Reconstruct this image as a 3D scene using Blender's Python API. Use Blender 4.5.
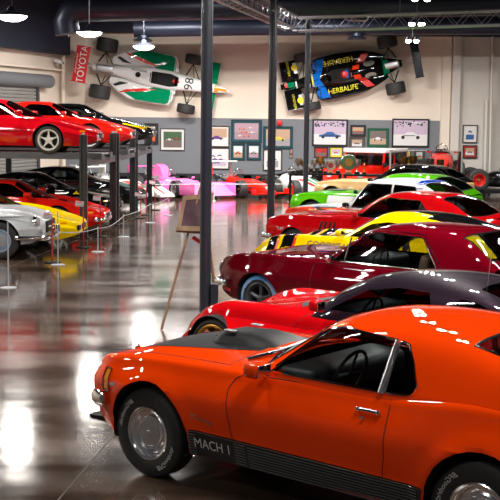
import bpy, bmesh, math, random
import numpy as np
from mathutils import Vector, Matrix
from mathutils.bvhtree import BVHTree
random.seed(7)
for _o in list(bpy.data.objects): bpy.data.objects.remove(_o)
SC = bpy.context.scene
COL = SC.collection
PI = math.pi

# ---------------------------------------------------------------- camera, world, lights, exposure
F_PX, HORIZON, ROLL, CAM_H = 1150.0, 118.0, 0.012, 2.75
PITCH = math.atan((250 - HORIZON) / F_PX)
cam_data = bpy.data.cameras.new('camera')
cam_data.sensor_width = 36.0
cam_data.lens = 36.0 * F_PX / 500.0
cam_data.clip_end = 200
cam = bpy.data.objects.new('camera', cam_data); COL.objects.link(cam)
cam.matrix_world = (Matrix.Translation((0, 0, CAM_H)) @ Matrix.Rotation(math.pi/2 - PITCH, 4, 'X') @ Matrix.Rotation(ROLL, 4, 'Z'))
cam_data.dof.use_dof = False
SC.camera = cam
SC.view_settings.view_transform = 'Standard'
SC.view_settings.look = 'None'
SC.view_settings.gamma = 1.0
SC.view_settings.use_curve_mapping = False
SC.view_settings.exposure = 0.0
world = bpy.data.worlds.new('world'); SC.world = world; world.use_nodes = True
world.node_tree.nodes['Background'].inputs[0].default_value = (0.80, 0.88, 1.0, 1)
world.node_tree.nodes['Background'].inputs[1].default_value = 0.05

LIGHT_ROWS = []   # filled by the lamp builders below

def area_light(name, loc, size, power, color=(1, .95, .88), sizey=None, rot=(0, 0, 0), spread=PI):
    l = bpy.data.lights.new(name, 'AREA'); l.energy = power; l.color = color
    l.shape = 'RECTANGLE' if sizey else 'DISK'; l.size = size
    if sizey: l.size_y = sizey
    l.spread = spread
    o = bpy.data.objects.new(name, l); COL.objects.link(o); o.location = loc; o.rotation_euler = rot
    return o

# ---------------------------------------------------------------- materials
MATS = {}
def mat(name, color=(.5, .5, .5), rough=.5, metal=0.0, coat=0.0, emis=None, estr=0.0, spec=.5, noise=None, bump=None, coatr=.03):
    if name in MATS: return MATS[name]
    m = bpy.data.materials.new(name); m.use_nodes = True
    nt = m.node_tree; b = nt.nodes['Principled BSDF']
    b.inputs['Base Color'].default_value = (*color, 1); b.inputs['Roughness'].default_value = rough
    b.inputs['Metallic'].default_value = metal; b.inputs['Coat Weight'].default_value = coat
    b.inputs['Coat Roughness'].default_value = coatr; b.inputs['Specular IOR Level'].default_value = spec
    if emis: b.inputs['Emission Color'].default_value = (*emis, 1); b.inputs['Emission Strength'].default_value = estr
    if noise:
        sc, amt = noise
        tc = nt.nodes.new('ShaderNodeTexCoord'); n = nt.nodes.new('ShaderNodeTexNoise'); n.inputs['Scale'].default_value = sc
        n.inputs['Detail'].default_value = 5
        mx = nt.nodes.new('ShaderNodeMix'); mx.data_type = 'RGBA'
        mx.inputs[6].default_value = (*[c*(1-amt) for c in color], 1); mx.inputs[7].default_value = (*[min(1, c*(1+amt)) for c in color], 1)
        nt.links.new(tc.outputs['Object'], n.inputs['Vector']); nt.links.new(n.outputs['Fac'], mx.inputs[0]); nt.links.new(mx.outputs[2], b.inputs['Base Color'])
    if bump:
        sc, st = bump
        tc = nt.nodes.new('ShaderNodeTexCoord'); n = nt.nodes.new('ShaderNodeTexNoise'); n.inputs['Scale'].default_value = sc
        bp = nt.nodes.new('ShaderNodeBump'); bp.inputs['Strength'].default_value = st; bp.inputs['Distance'].default_value = .02
        nt.links.new(tc.outputs['Object'], n.inputs['Vector']); nt.links.new(n.outputs['Fac'], bp.inputs['Height']); nt.links.new(bp.outputs['Normal'], b.inputs['Normal'])
    MATS[name] = m; return m
def srgb(r, g, b):
    f = lambda c: (c/255/12.92) if c/255 <= .04045 else ((c/255+.055)/1.055)**2.4
    return (f(r), f(g), f(b))
def paint(name, rgb, metal=0.0, rough=.32):
    return mat(name, srgb(*rgb), rough=.42, metal=metal, coat=.85, noise=(9.0, .03), spec=.0, coatr=.015)
def glassmat(name, tint):
    if name in MATS: return MATS[name]
    m = bpy.data.materials.new(name); m.use_nodes = True; nt = m.node_tree; nt.nodes.clear()
    o = nt.nodes.new('ShaderNodeOutputMaterial'); mx = nt.nodes.new('ShaderNodeMixShader'); fr = nt.nodes.new('ShaderNodeFresnel'); fr.inputs['IOR'].default_value = 1.5
    t = nt.nodes.new('ShaderNodeBsdfTransparent'); t.inputs[0].default_value = (*tint, 1)
    g = nt.nodes.new('ShaderNodeBsdfGlossy'); g.inputs['Roughness'].default_value = .02
    nt.links.new(fr.outputs[0], mx.inputs[0]); nt.links.new(t.outputs[0], mx.inputs[1]); nt.links.new(g.outputs[0], mx.inputs[2]); nt.links.new(mx.outputs[0], o.inputs[0])
    MATS[name] = m; return m

M_ORANGE = paint('orange_paint', (234, 62, 5)); M_RED = paint('red_paint', (192, 8, 16)); M_RED2 = paint('bright_red_paint', (226, 30, 16))
M_MAROON = paint('maroon_paint', (92, 2, 16)); M_YELLOW = paint('yellow_paint', (245, 208, 8)); M_FYELLOW = paint('golden_yellow_paint', (246, 205, 0))
M_GREEN = paint('green_paint', (82, 176, 12)); M_WHITE = paint('white_paint', (232, 232, 230)); M_BLUE = paint('blue_paint', (20, 60, 165))
M_SILVER = paint('silver_paint', (196, 198, 200), metal=.35); M_BLACK = paint('black_paint', (14, 14, 15)); M_PLUM = paint('dark_plum_paint', (34, 24, 34), metal=.3)
M_ROSSO = paint('scarlet_paint', (186, 7, 22)); M_CORSA = paint('vermilion_paint', (206, 24, 15)); M_PINK = paint('pink_paint', (238, 116, 184)); M_TEAL = paint('teal_paint', (0, 130, 120))
M_TAN = paint('tan_paint', (196, 160, 110)); M_ORED = paint('orange_red_paint', (232, 62, 30)); M_DGREEN = paint('race_green_paint', (0, 128, 84))
M_SATIN = mat('satin_black', (.010, .010, .011), rough=.45, spec=.12); M_RUBBER = mat('tyre_rubber', (.022, .021, .021), rough=.62, bump=(40, .15))
M_TIREBLUE = mat('blue_tinted_rubber', srgb(90, 160, 225), rough=.4)
M_DARK = mat('dark_underside', (.006, .006, .006), rough=.9); M_CHROME = mat('chrome', (.8, .8, .82), rough=.07, metal=1.0)
M_STEEL = mat('brushed_steel', (.55, .55, .56), rough=.35, metal=.8); M_ALLOY = mat('silver_alloy', (.75, .75, .76), rough=.28, metal=.6, coat=.5)
M_BRIGHT = mat('bright_trim', (.95, .95, .96), rough=.17, metal=.95); M_GOLD = mat('gold_alloy', srgb(176, 128, 50), rough=.35, metal=.7); M_GREYAL = mat('grey_alloy', srgb(90, 92, 98), rough=.4, metal=.6)
M_WRIM = mat('white_alloy', srgb(215, 212, 208), rough=.3, coat=.4)
M_GLASS = glassmat('clear_glass', (.62, .66, .66)); M_SMOKE = glassmat('tinted_glass', (.22, .25, .26)); M_CLEAR = glassmat('case_glass', (.93, .95, .95))
M_LEATHER = mat('black_vinyl', (.02, .02, .022), rough=.5); M_REDLEA = mat('red_vinyl', srgb(125, 18, 22), rough=.5); M_TANLEA = mat('tan_vinyl', srgb(150, 120, 95), rough=.55)
M_AMBER = mat('amber_lens', srgb(225, 130, 10), rough=.15, coat=.6); M_LENS = mat('lamp_lens', srgb(190, 190, 195), rough=.08, coat=1, metal=.3)
M_WTEXT = mat('white_lettering', srgb(215, 215, 210), rough=.5); M_YTEXT = mat('yellow_lettering', srgb(232, 222, 20), rough=.45); M_BTEXT = mat('navy_lettering', srgb(10, 30, 90), rough=.45)
M_BLKTEXT = mat('black_lettering', (.01, .01, .01), rough=.45); M_REDTEXT = mat('red_marking', srgb(215, 30, 20), rough=.35, coat=.6); M_LINE = mat('shut_line', (.004, .003, .003), rough=.8)
M_CREAM = mat('cream_wall_paint', srgb(222, 208, 192), rough=.75, noise=(.8, .04)); M_GREYWALL = mat('grey_wall_paint', srgb(112, 115, 120), rough=.7, noise=(.8, .04))
M_WALLR = mat('pale_grey_wall_paint', srgb(205, 198, 190), rough=.75, noise=(.8, .03)); M_SOFFIT = mat('navy_black_panel', srgb(22, 28, 46), rough=.7)
M_DECK = mat('dark_ceiling_deck', srgb(14, 18, 30), rough=.8); M_DUCT = mat('dark_duct', srgb(30, 35, 50), rough=.4, metal=.4)
M_POLE = mat('dark_pole_paint', srgb(38, 42, 52), rough=.35, coat=.3); M_LIFT = mat('lift_post_paint', srgb(50, 50, 52), rough=.45, metal=.3)
M_LIFTS = mat('galvanised_lift_steel', srgb(95, 95, 100), rough=.4, metal=.6)
M_WHITEPL = mat('white_plastic', srgb(215, 215, 215), rough=.4); M_REDPOLE = mat('red_sign_post', srgb(170, 20, 28), rough=.35, coat=.4)
M_WOOD = mat('brown_wood', srgb(120, 84, 56), rough=.5, noise=(14, .3)); M_BROWNFR = mat('bronze_frame', srgb(128, 100, 74), rough=.45, noise=(20, .15))
M_TRUSS = mat('truss_aluminium', srgb(150, 153, 165), rough=.3, metal=.8)
M_LAMP = mat('lit_lamp_lens', (1, 1, 1), emis=(1, .97, .92), estr=20)

def floor_material():
    m = bpy.data.materials.new('polished_brown_concrete'); m.use_nodes = True; nt = m.node_tree; b = nt.nodes['Principled BSDF']; N = nt.nodes.new; L = nt.links.new
    tc = N('ShaderNodeTexCoord'); n1 = N('ShaderNodeTexNoise'); n1.inputs['Scale'].default_value = .9; n1.inputs['Detail'].default_value = 8; n1.inputs['Roughness'].default_value = .65
    n2 = N('ShaderNodeTexNoise'); n2.inputs['Scale'].default_value = 12; n2.inputs['Detail'].default_value = 6
    r = N('ShaderNodeValToRGB'); r.color_ramp.elements[0].position = .3; r.color_ramp.elements[0].color = (*srgb(56, 41, 33), 1); r.color_ramp.elements[1].position = .75; r.color_ramp.elements[1].color = (*srgb(126, 102, 84), 1)
    mx = N('ShaderNodeMix'); mx.data_type = 'RGBA'; mx.blend_type = 'MULTIPLY'; mx.inputs[0].default_value = .5
    mp = N('ShaderNodeMapping'); mp.inputs['Scale'].default_value = (.55, 1.6, 1); L(tc.outputs['Object'], mp.inputs['Vector']); L(mp.outputs['Vector'], n1.inputs['Vector']); L(tc.outputs['Object'], n2.inputs['Vector']); L(n1.outputs['Fac'], r.inputs['Fac']); L(r.outputs['Color'], mx.inputs[6]); L(n2.outputs['Color'], mx.inputs[7]); L(mx.outputs[2], b.inputs['Base Color'])
    mr = N('ShaderNodeMapRange'); mr.inputs['From Min'].default_value = .3; mr.inputs['From Max'].default_value = .7; mr.inputs['To Min'].default_value = .05; mr.inputs['To Max'].default_value = .24; L(n1.outputs['Fac'], mr.inputs['Value']); L(mr.outputs['Result'], b.inputs['Roughness'])
    bp = N('ShaderNodeBump'); bp.inputs['Strength'].default_value = .16; bp.inputs['Distance'].default_value = .01
    n3 = N('ShaderNodeTexNoise'); n3.inputs['Scale'].default_value = 2.4; n3.inputs['Detail'].default_value = 7; L(mp.outputs['Vector'], n3.inputs['Vector']); L(n3.outputs['Fac'], bp.inputs['Height']); L(bp.outputs['Normal'], b.inputs['Normal'])
    b.inputs['Specular IOR Level'].default_value = .75; b.inputs['Coat Weight'].default_value = .6; b.inputs['Coat Roughness'].default_value = .09; L(bp.outputs['Normal'], b.inputs['Coat Normal'])
    return m
M_FLOOR = floor_material()

# ---------------------------------------------------------------- mesh helpers
class MB:
    """collects vertices and faces for one mesh object"""
    def __init__(s): s.v = []; s.f = []; s.m = []
    def add(s, vs, fs, mi=0):
        o = len(s.v); s.v += [tuple(v) for v in vs]; s.f += [tuple(i+o for i in f) for f in fs]; s.m += [mi]*len(fs); return s
    def box(s, c, d, rot=None, mi=0, bev=0.0):
        x, y, z = [k/2 for k in d]
        if bev > 0:
            b = min(bev, x*.95, y*.95, z*.95); bm = bmesh.new(); bmesh.ops.create_cube(bm, size=1)
            for v in bm.verts: v.co = Vector((v.co.x*d[0], v.co.y*d[1], v.co.z*d[2]))
            bmesh.ops.bevel(bm, geom=list(bm.edges), offset=b, segments=3, profile=.5, affect='EDGES')
            vs = [v.co.copy() for v in bm.verts]; bm.verts.index_update(); fs = [[v.index for v in f.verts] for f in bm.faces]; bm.free()
        else:
            vs = [Vector((sx*x, sy*y, sz*z)) for sx in (-1, 1) for sy in (-1, 1) for sz in (-1, 1)]
            fs = [(0, 1, 3, 2), (4, 6, 7, 5), (0, 4, 5, 1), (2, 3, 7, 6), (0, 2, 6, 4), (1, 5, 7, 3)]
        if rot is not None: vs = [rot @ v for v in vs]
        return s.add([v + Vector(c) for v in vs], fs, mi)
    def tube(s, pts, r, n=8, closed=False, mi=0, caps=True, sq=None):
        pts = [Vector(p) for p in pts]; k = len(pts); rings = []
        if not isinstance(r, (list, tuple)): r = [r]*k
        up = None
        for i, p in enumerate(pts):
            t = (pts[(i+1) % k] - pts[i-1]) if closed else (pts[min(i+1, k-1)] - pts[max(i-1, 0)])
            if t.length < 1e-9: t = Vector((0, 0, 1))
            t.normalize()
            if up is None: up = Vector((0, 0, 1)) if abs(t.z) < .9 else Vector((1, 0, 0))
            a = t.cross(up)
            if a.length < 1e-4: a = t.cross(Vector((1, .3, 0)))
            a.normalize(); b = a.cross(t).normalized()
            up = b
            rx, ry = (r[i], r[i]) if sq is None else (r[i]*sq[0], r[i]*sq[1])
            rings.append([p + a*math.cos(2*PI*j/n)*rx + b*math.sin(2*PI*j/n)*ry for j in range(n)])
        vs = [v for R in rings for v in R]; fs = []
        for i in range(k if closed else k-1):
            i2 = (i+1) % k
            for j in range(n): j2 = (j+1) % n; fs.append((i*n+j, i*n+j2, i2*n+j2, i2*n+j))
        if not closed and caps: fs += [tuple(range(n))[::-1], tuple((k-1)*n+j for j in range(n))]
        return s.add(vs, fs, mi)
    def cyl(s, p0, p1, r, n=20, mi=0): return s.tube([p0, p1], r, n, mi=mi)
    def lathe(s, prof, n=32, axis='Z', c=(0, 0, 0), mi=0, caps=False):
        vs = []; fs = []; c = Vector(c)
        for (r, h) in prof:
            for j in range(n):
                a = 2*PI*j/n; x, y = r*math.cos(a), r*math.sin(a)
                v = Vector((x, y, h)) if axis == 'Z' else (Vector((x, h, y)) if axis == 'Y' else Vector((h, x, y)))
                vs.append(v + c)
        for i in range(len(prof)-1):
            for j in range(n): j2 = (j+1) % n; fs.append((i*n+j, i*n+j2, (i+1)*n+j2, (i+1)*n+j))
        if caps: fs += [tuple(range(n))[::-1], tuple((len(prof)-1)*n+j for j in range(n))]
        return s.add(vs, fs, mi)
    def prism(s, poly, lo, hi, axis='Y', mi=0):
        """poly in the plane normal to axis: Y -> (x,z), Z -> (x,y), X -> (y,z)"""
        def P(p, h): return (p[0], h, p[1]) if axis == 'Y' else ((p[0], p[1], h) if axis == 'Z' else (h, p[0], p[1]))
        n = len(poly); vs = [P(p, lo) for p in poly] + [P(p, hi) for p in poly]
        fs = [tuple(range(n)), tuple(range(n, 2*n))[::-1]] + [(i, (i+1) % n, n+(i+1) % n, n+i) for i in range(n)]
        return s.add(vs, fs, mi)
    def grid(s, rows, mi=0, close_u=False, cap=False):
        """rows of equal length"""
        n = len(rows[0]); vs = [v for R in rows for v in R]; fs = []
        for i in range(len(rows)-1):
            for j in range(n if close_u else n-1): j2 = (j+1) % n; fs.append((i*n+j, i*n+j2, (i+1)*n+j2, (i+1)*n+j))
        if cap: fs += [tuple(range(n))[::-1], tuple((len(rows)-1)*n+j for j in range(n))]
        return s.add(vs, fs, mi)
    def build(s, name, mats, parent=None, smooth=35, fixn=True):
        if not isinstance(mats, (list, tuple)): mats = [mats]
        me = bpy.data.meshes.new(name); me.from_pydata(s.v, [], s.f)
        for m in mats: me.materials.append(m)
        me.polygons.foreach_set('material_index', s.m)
        if fixn:
            bm = bmesh.new(); bm.from_mesh(me); bmesh.ops.recalc_face_normals(bm, faces=list(bm.faces)); bm.to_mesh(me); bm.free()
        return link(me, name, parent, smooth)
def link(me, name, parent=None, smooth=35):
    if smooth:
        me.polygons.foreach_set('use_smooth', [True]*len(me.polygons)); me.set_sharp_from_angle(angle=math.radians(smooth))
    o = bpy.data.objects.new(name, me); COL.objects.link(o)
    if parent: o.parent = parent
    return o
def from_bm(bm, name, mats, parent=None, smooth=35):
    if not isinstance(mats, (list, tuple)): mats = [mats]
    me = bpy.data.meshes.new(name); bm.to_mesh(me)
    for m in mats: me.materials.append(m)
    return link(me, name, parent, smooth)
def thing(name, label, cat, loc=(0, 0, 0), rz=0.0, group=None):
    o = bpy.data.objects.new(name, None); COL.objects.link(o); o.location = loc; o.rotation_euler = (0, 0, rz); o.empty_display_size = .1
    return tag(o, label, cat, group)
def tag(o, label, cat=None, group=None):
    o['label'] = label
    if cat: o['category'] = cat
    if group: o['group'] = group
    return o
def struct(o): o['kind'] = 'structure'; return o
def copy_tree(o, parent=None):
    c = o.copy(); COL.objects.link(c)
    if parent: c.parent = parent
    for ch in [k for k in bpy.data.objects if k.parent == o and k is not c]: copy_tree(ch, c)
    return c

def pchip(keys):
    xs = np.array([k[0] for k in keys], float); ys = np.array([k[1] for k in keys], float)
    if len(xs) == 1: return lambda x: float(ys[0])
    h = np.diff(xs); d = np.diff(ys)/h; m = np.zeros(len(xs))
    m[0] = d[0]; m[-1] = d[-1]
    for i in range(1, len(xs)-1):
        if d[i-1]*d[i] > 0:
            w1 = 2*h[i]+h[i-1]; w2 = h[i]+2*h[i-1]; m[i] = (w1+w2)/(w1/d[i-1]+w2/d[i])
    def f(x):
        if x <= xs[0]: return float(ys[0])
        if x >= xs[-1]: return float(ys[-1])
        i = int(np.searchsorted(xs, x) - 1); i = max(0, min(i, len(h)-1)); t = (x-xs[i])/h[i]
        return float((2*t**3-3*t*t+1)*ys[i] + (t**3-2*t*t+t)*h[i]*m[i] + (-2*t**3+3*t*t)*ys[i+1] + (t**3-t*t)*h[i]*m[i+1])
    return f

AX = {'side': lambda v: (v.x, v.z), 'top': lambda v: (v.x, v.y), 'front': lambda v: (v.y, v.z)}
AXN = {'side': lambda n: Vector((n[0], 0, n[1])), 'top': lambda n: Vector((n[0], n[1], 0)), 'front': lambda n: Vector((0, n[0], n[1]))}
def cut_region(bm, poly, axis, flt):
    """cut a convex polygon, seen along an axis, into the faces that pass flt; return the faces inside"""
    P = [Vector(p) for p in poly]; area = sum(P[i-1].x*P[i].y - P[i].x*P[i-1].y for i in range(len(P)))
    if area < 0: P.reverse()
    cen = sum(P, Vector((0, 0)))/len(P); pr = AX[axis]
    lo = (min(p.x for p in P)-.001, min(p.y for p in P)-.001); hi = (max(p.x for p in P)+.001, max(p.y for p in P)+.001)
    cand = []
    for f in bm.faces:
        q = [pr(v.co) for v in f.verts]
        if max(a for a, b in q) < lo[0] or min(a for a, b in q) > hi[0] or max(b for a, b in q) < lo[1] or min(b for a, b in q) > hi[1]: continue
        if flt(f.calc_center_median(), f.normal): cand.append(f)
    for i in range(len(P)):
        a, b = P[i], P[(i+1) % len(P)]; e = b-a
        if e.length < 1e-6: continue
        n2 = (e.y, -e.x)   # outward for CCW
        co3 = {'side': Vector((a.x, 0, a.y)), 'top': Vector((a.x, a.y, 0)), 'front': Vector((0, a.x, a.y))}[axis]; no3 = AXN[axis](n2).normalized()
        geom = set(cand)
        for f in cand: geom.update(f.edges); geom.update(f.verts)
        r = bmesh.ops.bisect_plane(bm, geom=list(geom), plane_co=co3, plane_no=no3, dist=1e-5)
        fs = {g for g in r['geom'] if isinstance(g, bmesh.types.BMFace)} | {f for f in cand if f.is_valid}
        cand = [f for f in fs if (f.calc_center_median()-co3).dot(no3) < 0]
    return cand
def take(bm, faces, delete=True, offset=0.0):
    """copy faces into a new bmesh, delete them from the source"""
    nb = bmesh.new(); vm = {}
    for f in faces:
        for v in f.verts:
            if v not in vm: vm[v] = nb.verts.new(v.co + v.normal*offset)
        try: nf = nb.faces.new([vm[v] for v in f.verts]); nf.material_index = f.material_index
        except ValueError: pass
    nb.normal_update()
    if delete: bmesh.ops.delete(bm, geom=list(faces), context='FACES')
    return nb
def loops_of(bm):
    """ordered boundary loops of an open mesh"""
    nxt = {}
    for e in bm.edges:
        if len(e.link_faces) == 1:
            for v in e.verts: nxt.setdefault(v, []).append(e.other_vert(v))
    out = []; seen = set()
    for s in list(nxt):
        if s in seen: continue
        loop = [s]; seen.add(s); cur = s
        while True:
            c = [w for w in nxt[cur] if w not in seen]
            if not c: break
            cur = c[0]; seen.add(cur); loop.append(cur)
        if len(loop) > 3: out.append([v.co.copy() for v in loop])
    return out
def resample(pts, step, closed=True):
    P = pts + ([pts[0]] if closed else []); out = [P[0].copy()]; acc = 0
    for i in range(1, len(P)):
        seg = (P[i]-P[i-1]).length; acc += seg
        if acc >= step: out.append(P[i].copy()); acc = 0
    return out
def bvh_of(*bms):
    vs = []; fs = []
    for bm in bms:
        o = len(vs); bm.verts.index_update(); vs += [v.co.copy() for v in bm.verts]; fs += [[v.index+o for v in f.verts] for f in bm.faces]
    return BVHTree.FromPolygons(vs, fs)
DIRS = {'left': (Vector((0, -3, 0)), Vector((0, 1, 0))), 'right': (Vector((0, 3, 0)), Vector((0, -1, 0))), 'top': (Vector((0, 0, 4)), Vector((0, 0, -1))), 'front': (Vector((-6, 0, 0)), Vector((1, 0, 0)))}
def lift2(d, p, q): return {'left': Vector((p, 0, q)), 'right': Vector((p, 0, q)), 'top': Vector((p, q, 0)), 'front': Vector((0, p, q))}[d]
def proj_pt(bvh, d, p, q, off=.003):
    o, dr = DIRS[d]; base = lift2(d, p, q); h = bvh.ray_cast(base+o, dr)
    if h[0] is None: return None
    n = h[1] if h[1].dot(dr) < 0 else -h[1]
    return h[0] + n*off
def project_faces(bm2, bvh, d, off=.003, step=.06):
    """bm2 holds flat faces in the xy plane (p,q); bend them onto the surface"""
    if step:
        xs = [v.co.x for v in bm2.verts]; ys = [v.co.y for v in bm2.verts]
        for k in range(2):
            lo, hi = (min(xs), max(xs)) if k == 0 else (min(ys), max(ys)); c = lo+step
            while c < hi:
                no = Vector((1, 0, 0)) if k == 0 else Vector((0, 1, 0)); co = Vector((c, 0, 0)) if k == 0 else Vector((0, c, 0))
                bmesh.ops.bisect_plane(bm2, geom=list(bm2.verts)+list(bm2.edges)+list(bm2.faces), plane_co=co, plane_no=no); c += step
    dead = []
    for v in bm2.verts:
        r = proj_pt(bvh, d, v.co.x, v.co.y, off)
        if r is None: dead.append(v)
        else: v.co = r
    if dead: bmesh.ops.delete(bm2, geom=dead, context='VERTS')
    return bm2
def decal(name, polys, bvh, d, m, parent, off=.003, step=.06):
    bm = bmesh.new()
    for poly in polys:
        vs = [bm.verts.new((p[0], p[1], 0)) for p in poly]; bm.faces.new(vs)
    project_faces(bm, bvh, d, off, step)
    if not bm.faces: bm.free(); return None
    bm.normal_update()
    return from_bm(bm, name, m, parent)
_tc = {}
def text_bm(txt, size, res=3):
    key = (txt, size)
    cu = bpy.data.curves.new('lettering', 'FONT'); cu.body = txt; cu.size = size; cu.align_x = 'CENTER'; cu.align_y = 'CENTER'; cu.resolution_u = res
    o = bpy.data.objects.new('lettering', cu); COL.objects.link(o); bpy.context.view_layer.update()
    dg = bpy.context.evaluated_depsgraph_get(); me = bpy.data.meshes.new_from_object(o.evaluated_get(dg))
    bm = bmesh.new(); bm.from_mesh(me); bpy.data.objects.remove(o); bpy.data.curves.remove(cu); bpy.data.meshes.remove(me)
    return bm
def text_decal(name, txt, size, cx, cy, bvh, d, m, parent, rot=0, flipx=False, flipy=False, sx=1.0, sy=1.0, off=.004, step=.1, bold=0):
    bm = text_bm(txt, size)
    for v in bm.verts:
        x, y = v.co.x*sx*(-1 if flipx else 1), v.co.y*sy*(-1 if flipy else 1)
        v.co = Vector((cx + x*math.cos(rot) - y*math.sin(rot), cy + x*math.sin(rot) + y*math.cos(rot), 0))
    bmesh.ops.triangulate(bm, faces=list(bm.faces))
    if bvh: project_faces(bm, bvh, d, off, 0)
    return from_bm(bm, name, m, parent, smooth=0)
def flat_text(name, txt, size, mtx, m, parent, sx=1.0, sy=1.0, depth=.004):
    bm = text_bm(txt, size)
    bmesh.ops.solidify(bm, geom=list(bm.faces), thickness=depth)
    for v in bm.verts: v.co = mtx @ Vector((v.co.x*sx, v.co.y*sy, v.co.z))
    return from_bm(bm, name, m, parent, smooth=0)
def rect(x0, y0, x1, y1): return [(x0, y0), (x1, y0), (x1, y1), (x0, y1)]
def circle(cx, cy, r, n=20, ry=None): return [(cx+r*math.cos(2*PI*i/n), cy+(ry or r)*math.sin(2*PI*i/n)) for i in range(n)]

# ---------------------------------------------------------------- camera-ray placement of footprints on the floor
def ray(u, v):
    du, dv = u-250, v-250; c, s = math.cos(ROLL), math.sin(ROLL); uu = du*c+dv*s; vv = -du*s+dv*c
    c, s = math.cos(PITCH), math.sin(PITCH); return Vector((uu, F_PX*c+vv*-s*1.0, -F_PX*s-vv*c)) if False else Vector((uu, F_PX*c - vv*s, -F_PX*s - vv*c))
def on_floor(u, v, z=0.0):
    d = ray(u, v); return Vector((0, 0, CAM_H)) + d*((z-CAM_H)/d.z)
def at_depth(u, v, Y):
    d = ray(u, v); return Vector((0, 0, CAM_H)) + d*(Y/d.y)

# ================================================================ CAR BUILDER
# local frame: origin on the ground under the middle of the front axle, +x to the rear, -y the driver's side
def wheel(parent, x, y, R, w, rim, side, rr=.195, letter=None, rimmat=None, sidewall=None, label=None, name='wheel'):
    """tyre > rim.  side=-1 outer face towards -y"""
    s = side; h = w/2
    prof = [(rr*.97, -h*.80), (rr*1.04, -h*.96), (rr+(R-rr)*.45, -h*1.04), (R*.955, -h*.93), (R*.985, -h*.80), (R, -h*.6), (R*1.002, 0), (R, h*.6), (R*.985, h*.80), (R*.955, h*.93), (rr+(R-rr)*.45, h*1.04), (rr*1.04, h*.96), (rr*.97, h*.80)]
    mb = MB().lathe(prof, 56, 'Y')
    if sidewall:
        k0 = 8 if s > 0 else 1
        for k in range(len(mb.f)):
            seg = k//56
            if (s > 0 and seg in (7, 8, 9)) or (s < 0 and seg in (2, 3, 4)): mb.m[k] = 1
    t = mb.build(name, [M_RUBBER, sidewall or M_RUBBER], parent, 50); t.location = (x, y, R)
    if label: t['label'] = label
    m = rimmat or M_ALLOY; r = MB()
    o = s*h   # outer plane
    def L(prof, mi=0, n=40): r.lathe([(a, b*s) for a, b in prof], n, 'Y', mi=mi)
    L([(rr*1.04, h*.98), (rr*1.0, h*1.02), (rr*.93, h*.98), (rr*.88, h*.80), (rr*.84, h*.30), (rr*.84, -h*.7), (rr*.98, -h*.8)])
    if rim == 'dish':       # steel wheel with bright trim ring and a flat centre cap
        L([(rr*.84, h*.35), (rr*.78, h*.5), (rr*.66, h*.62), (rr*.60, h*.50), (rr*.585, h*.62), (rr*.55, h*.74), (rr*.3, h*.80), (0.001, h*.82)])
        cap = MB().lathe([(rr*.56, s*h*.66), (rr*.55, s*h*.80), (rr*.50, s*h*.83), (rr*.49, s*h*.80), (rr*.12, s*h*.84), (rr*.10, s*h*.88), (.001, s*h*.89)], 40, 'Y')
    else:
        cap = MB().lathe([(rr*.22, s*h*.45), (rr*.20, s*h*.72), (rr*.12, s*h*.80), (.001, s*h*.80)], 20, 'Y')
    if rim in ('star5', 'five', 'torq', 'mesh'):
        nsp = {'star5': 5, 'five': 5, 'torq': 5, 'mesh': 10}[rim]; w0, w1 = {'star5': (.36, .26), 'five': (.30, .22), 'torq': (.24, .36), 'mesh': (.16, .09)}[rim]
        for k in range(nsp):
            a = 2*PI*k/nsp + PI/2; c, sn = math.cos(a), math.sin(a)
            if rim == 'star5': pts = [(0, w0*.9), (.30, w0*.85), (.52, w1*.52), (.80, w1*.55), (.93, w1*.8)]
            else: pts = [(0, w0), (.4, w0*.8), (.75, w1*.8), (.93, w1)]
            rows = []
            for (q, ww) in pts:
                ww *= rr*.5*(1 if rim != 'star5' else 1.1); dep = h*(.72 - .10*q) if rim != 'torq' else h*(.62-.3*q*(1-q))
                row = []
                for (lx, ly) in ((-ww, -.03), (-ww*.9, .0), (0, .010), (ww*.9, .0), (ww, -.03)):
                    X = q*rr; row.append((X*c - lx*sn, s*(dep+ly), X*sn + lx*c))
                rows.append(row)
            r.grid(rows)
    if rim == 'dishspoke' or rim == 'slick':
        L([(rr*.86, h*.1), (rr*.6, -h*.1), (rr*.3, 0), (.001, 0)])
        for k in range(6):
            a = PI*k/3; r.tube([(rr*.15*math.cos(a), s*h*.1, rr*.15*math.sin(a)), (rr*.84*math.cos(a), s*h*.15, rr*.84*math.sin(a))], rr*.08, 6)
    if rim in ('star5', 'five', 'torq', 'mesh'): L([(rr*.84, -h*.25), (.001, -h*.2)], mi=1)
    ro = r.build('rim', [m, M_DARK], t, 30)
    cp = cap.build('wheel_cap', {'dish': M_STEEL, 'slick': M_GOLD}.get(rim, m), t, 30)
    if letter:
        txt, tm, reps = letter
        bm0 = text_bm(txt, .052); vs0 = [v.co.copy() for v in bm0.verts]; bm = bmesh.new()
        for q in reps:
            b2 = bm0.copy()
            for v in b2.verts:
                rad = rr + (R-rr)*.52 + v.co.y; a = q - v.co.x/rad*s*-1*-1
                ang = q + (v.co.x/rad)*(1 if s > 0 else -1)*-1
                v.co = Vector((rad*math.cos(ang), s*(h*1.04+.002), rad*math.sin(ang)))
            me = bpy.data.meshes.new('t'); b2.to_mesh(me); bm.from_mesh(me); bpy.data.meshes.remove(me); b2.free()
        bm0.free(); from_bm(bm, 'tyre_lettering', tm, t, 0)
    return t

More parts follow.
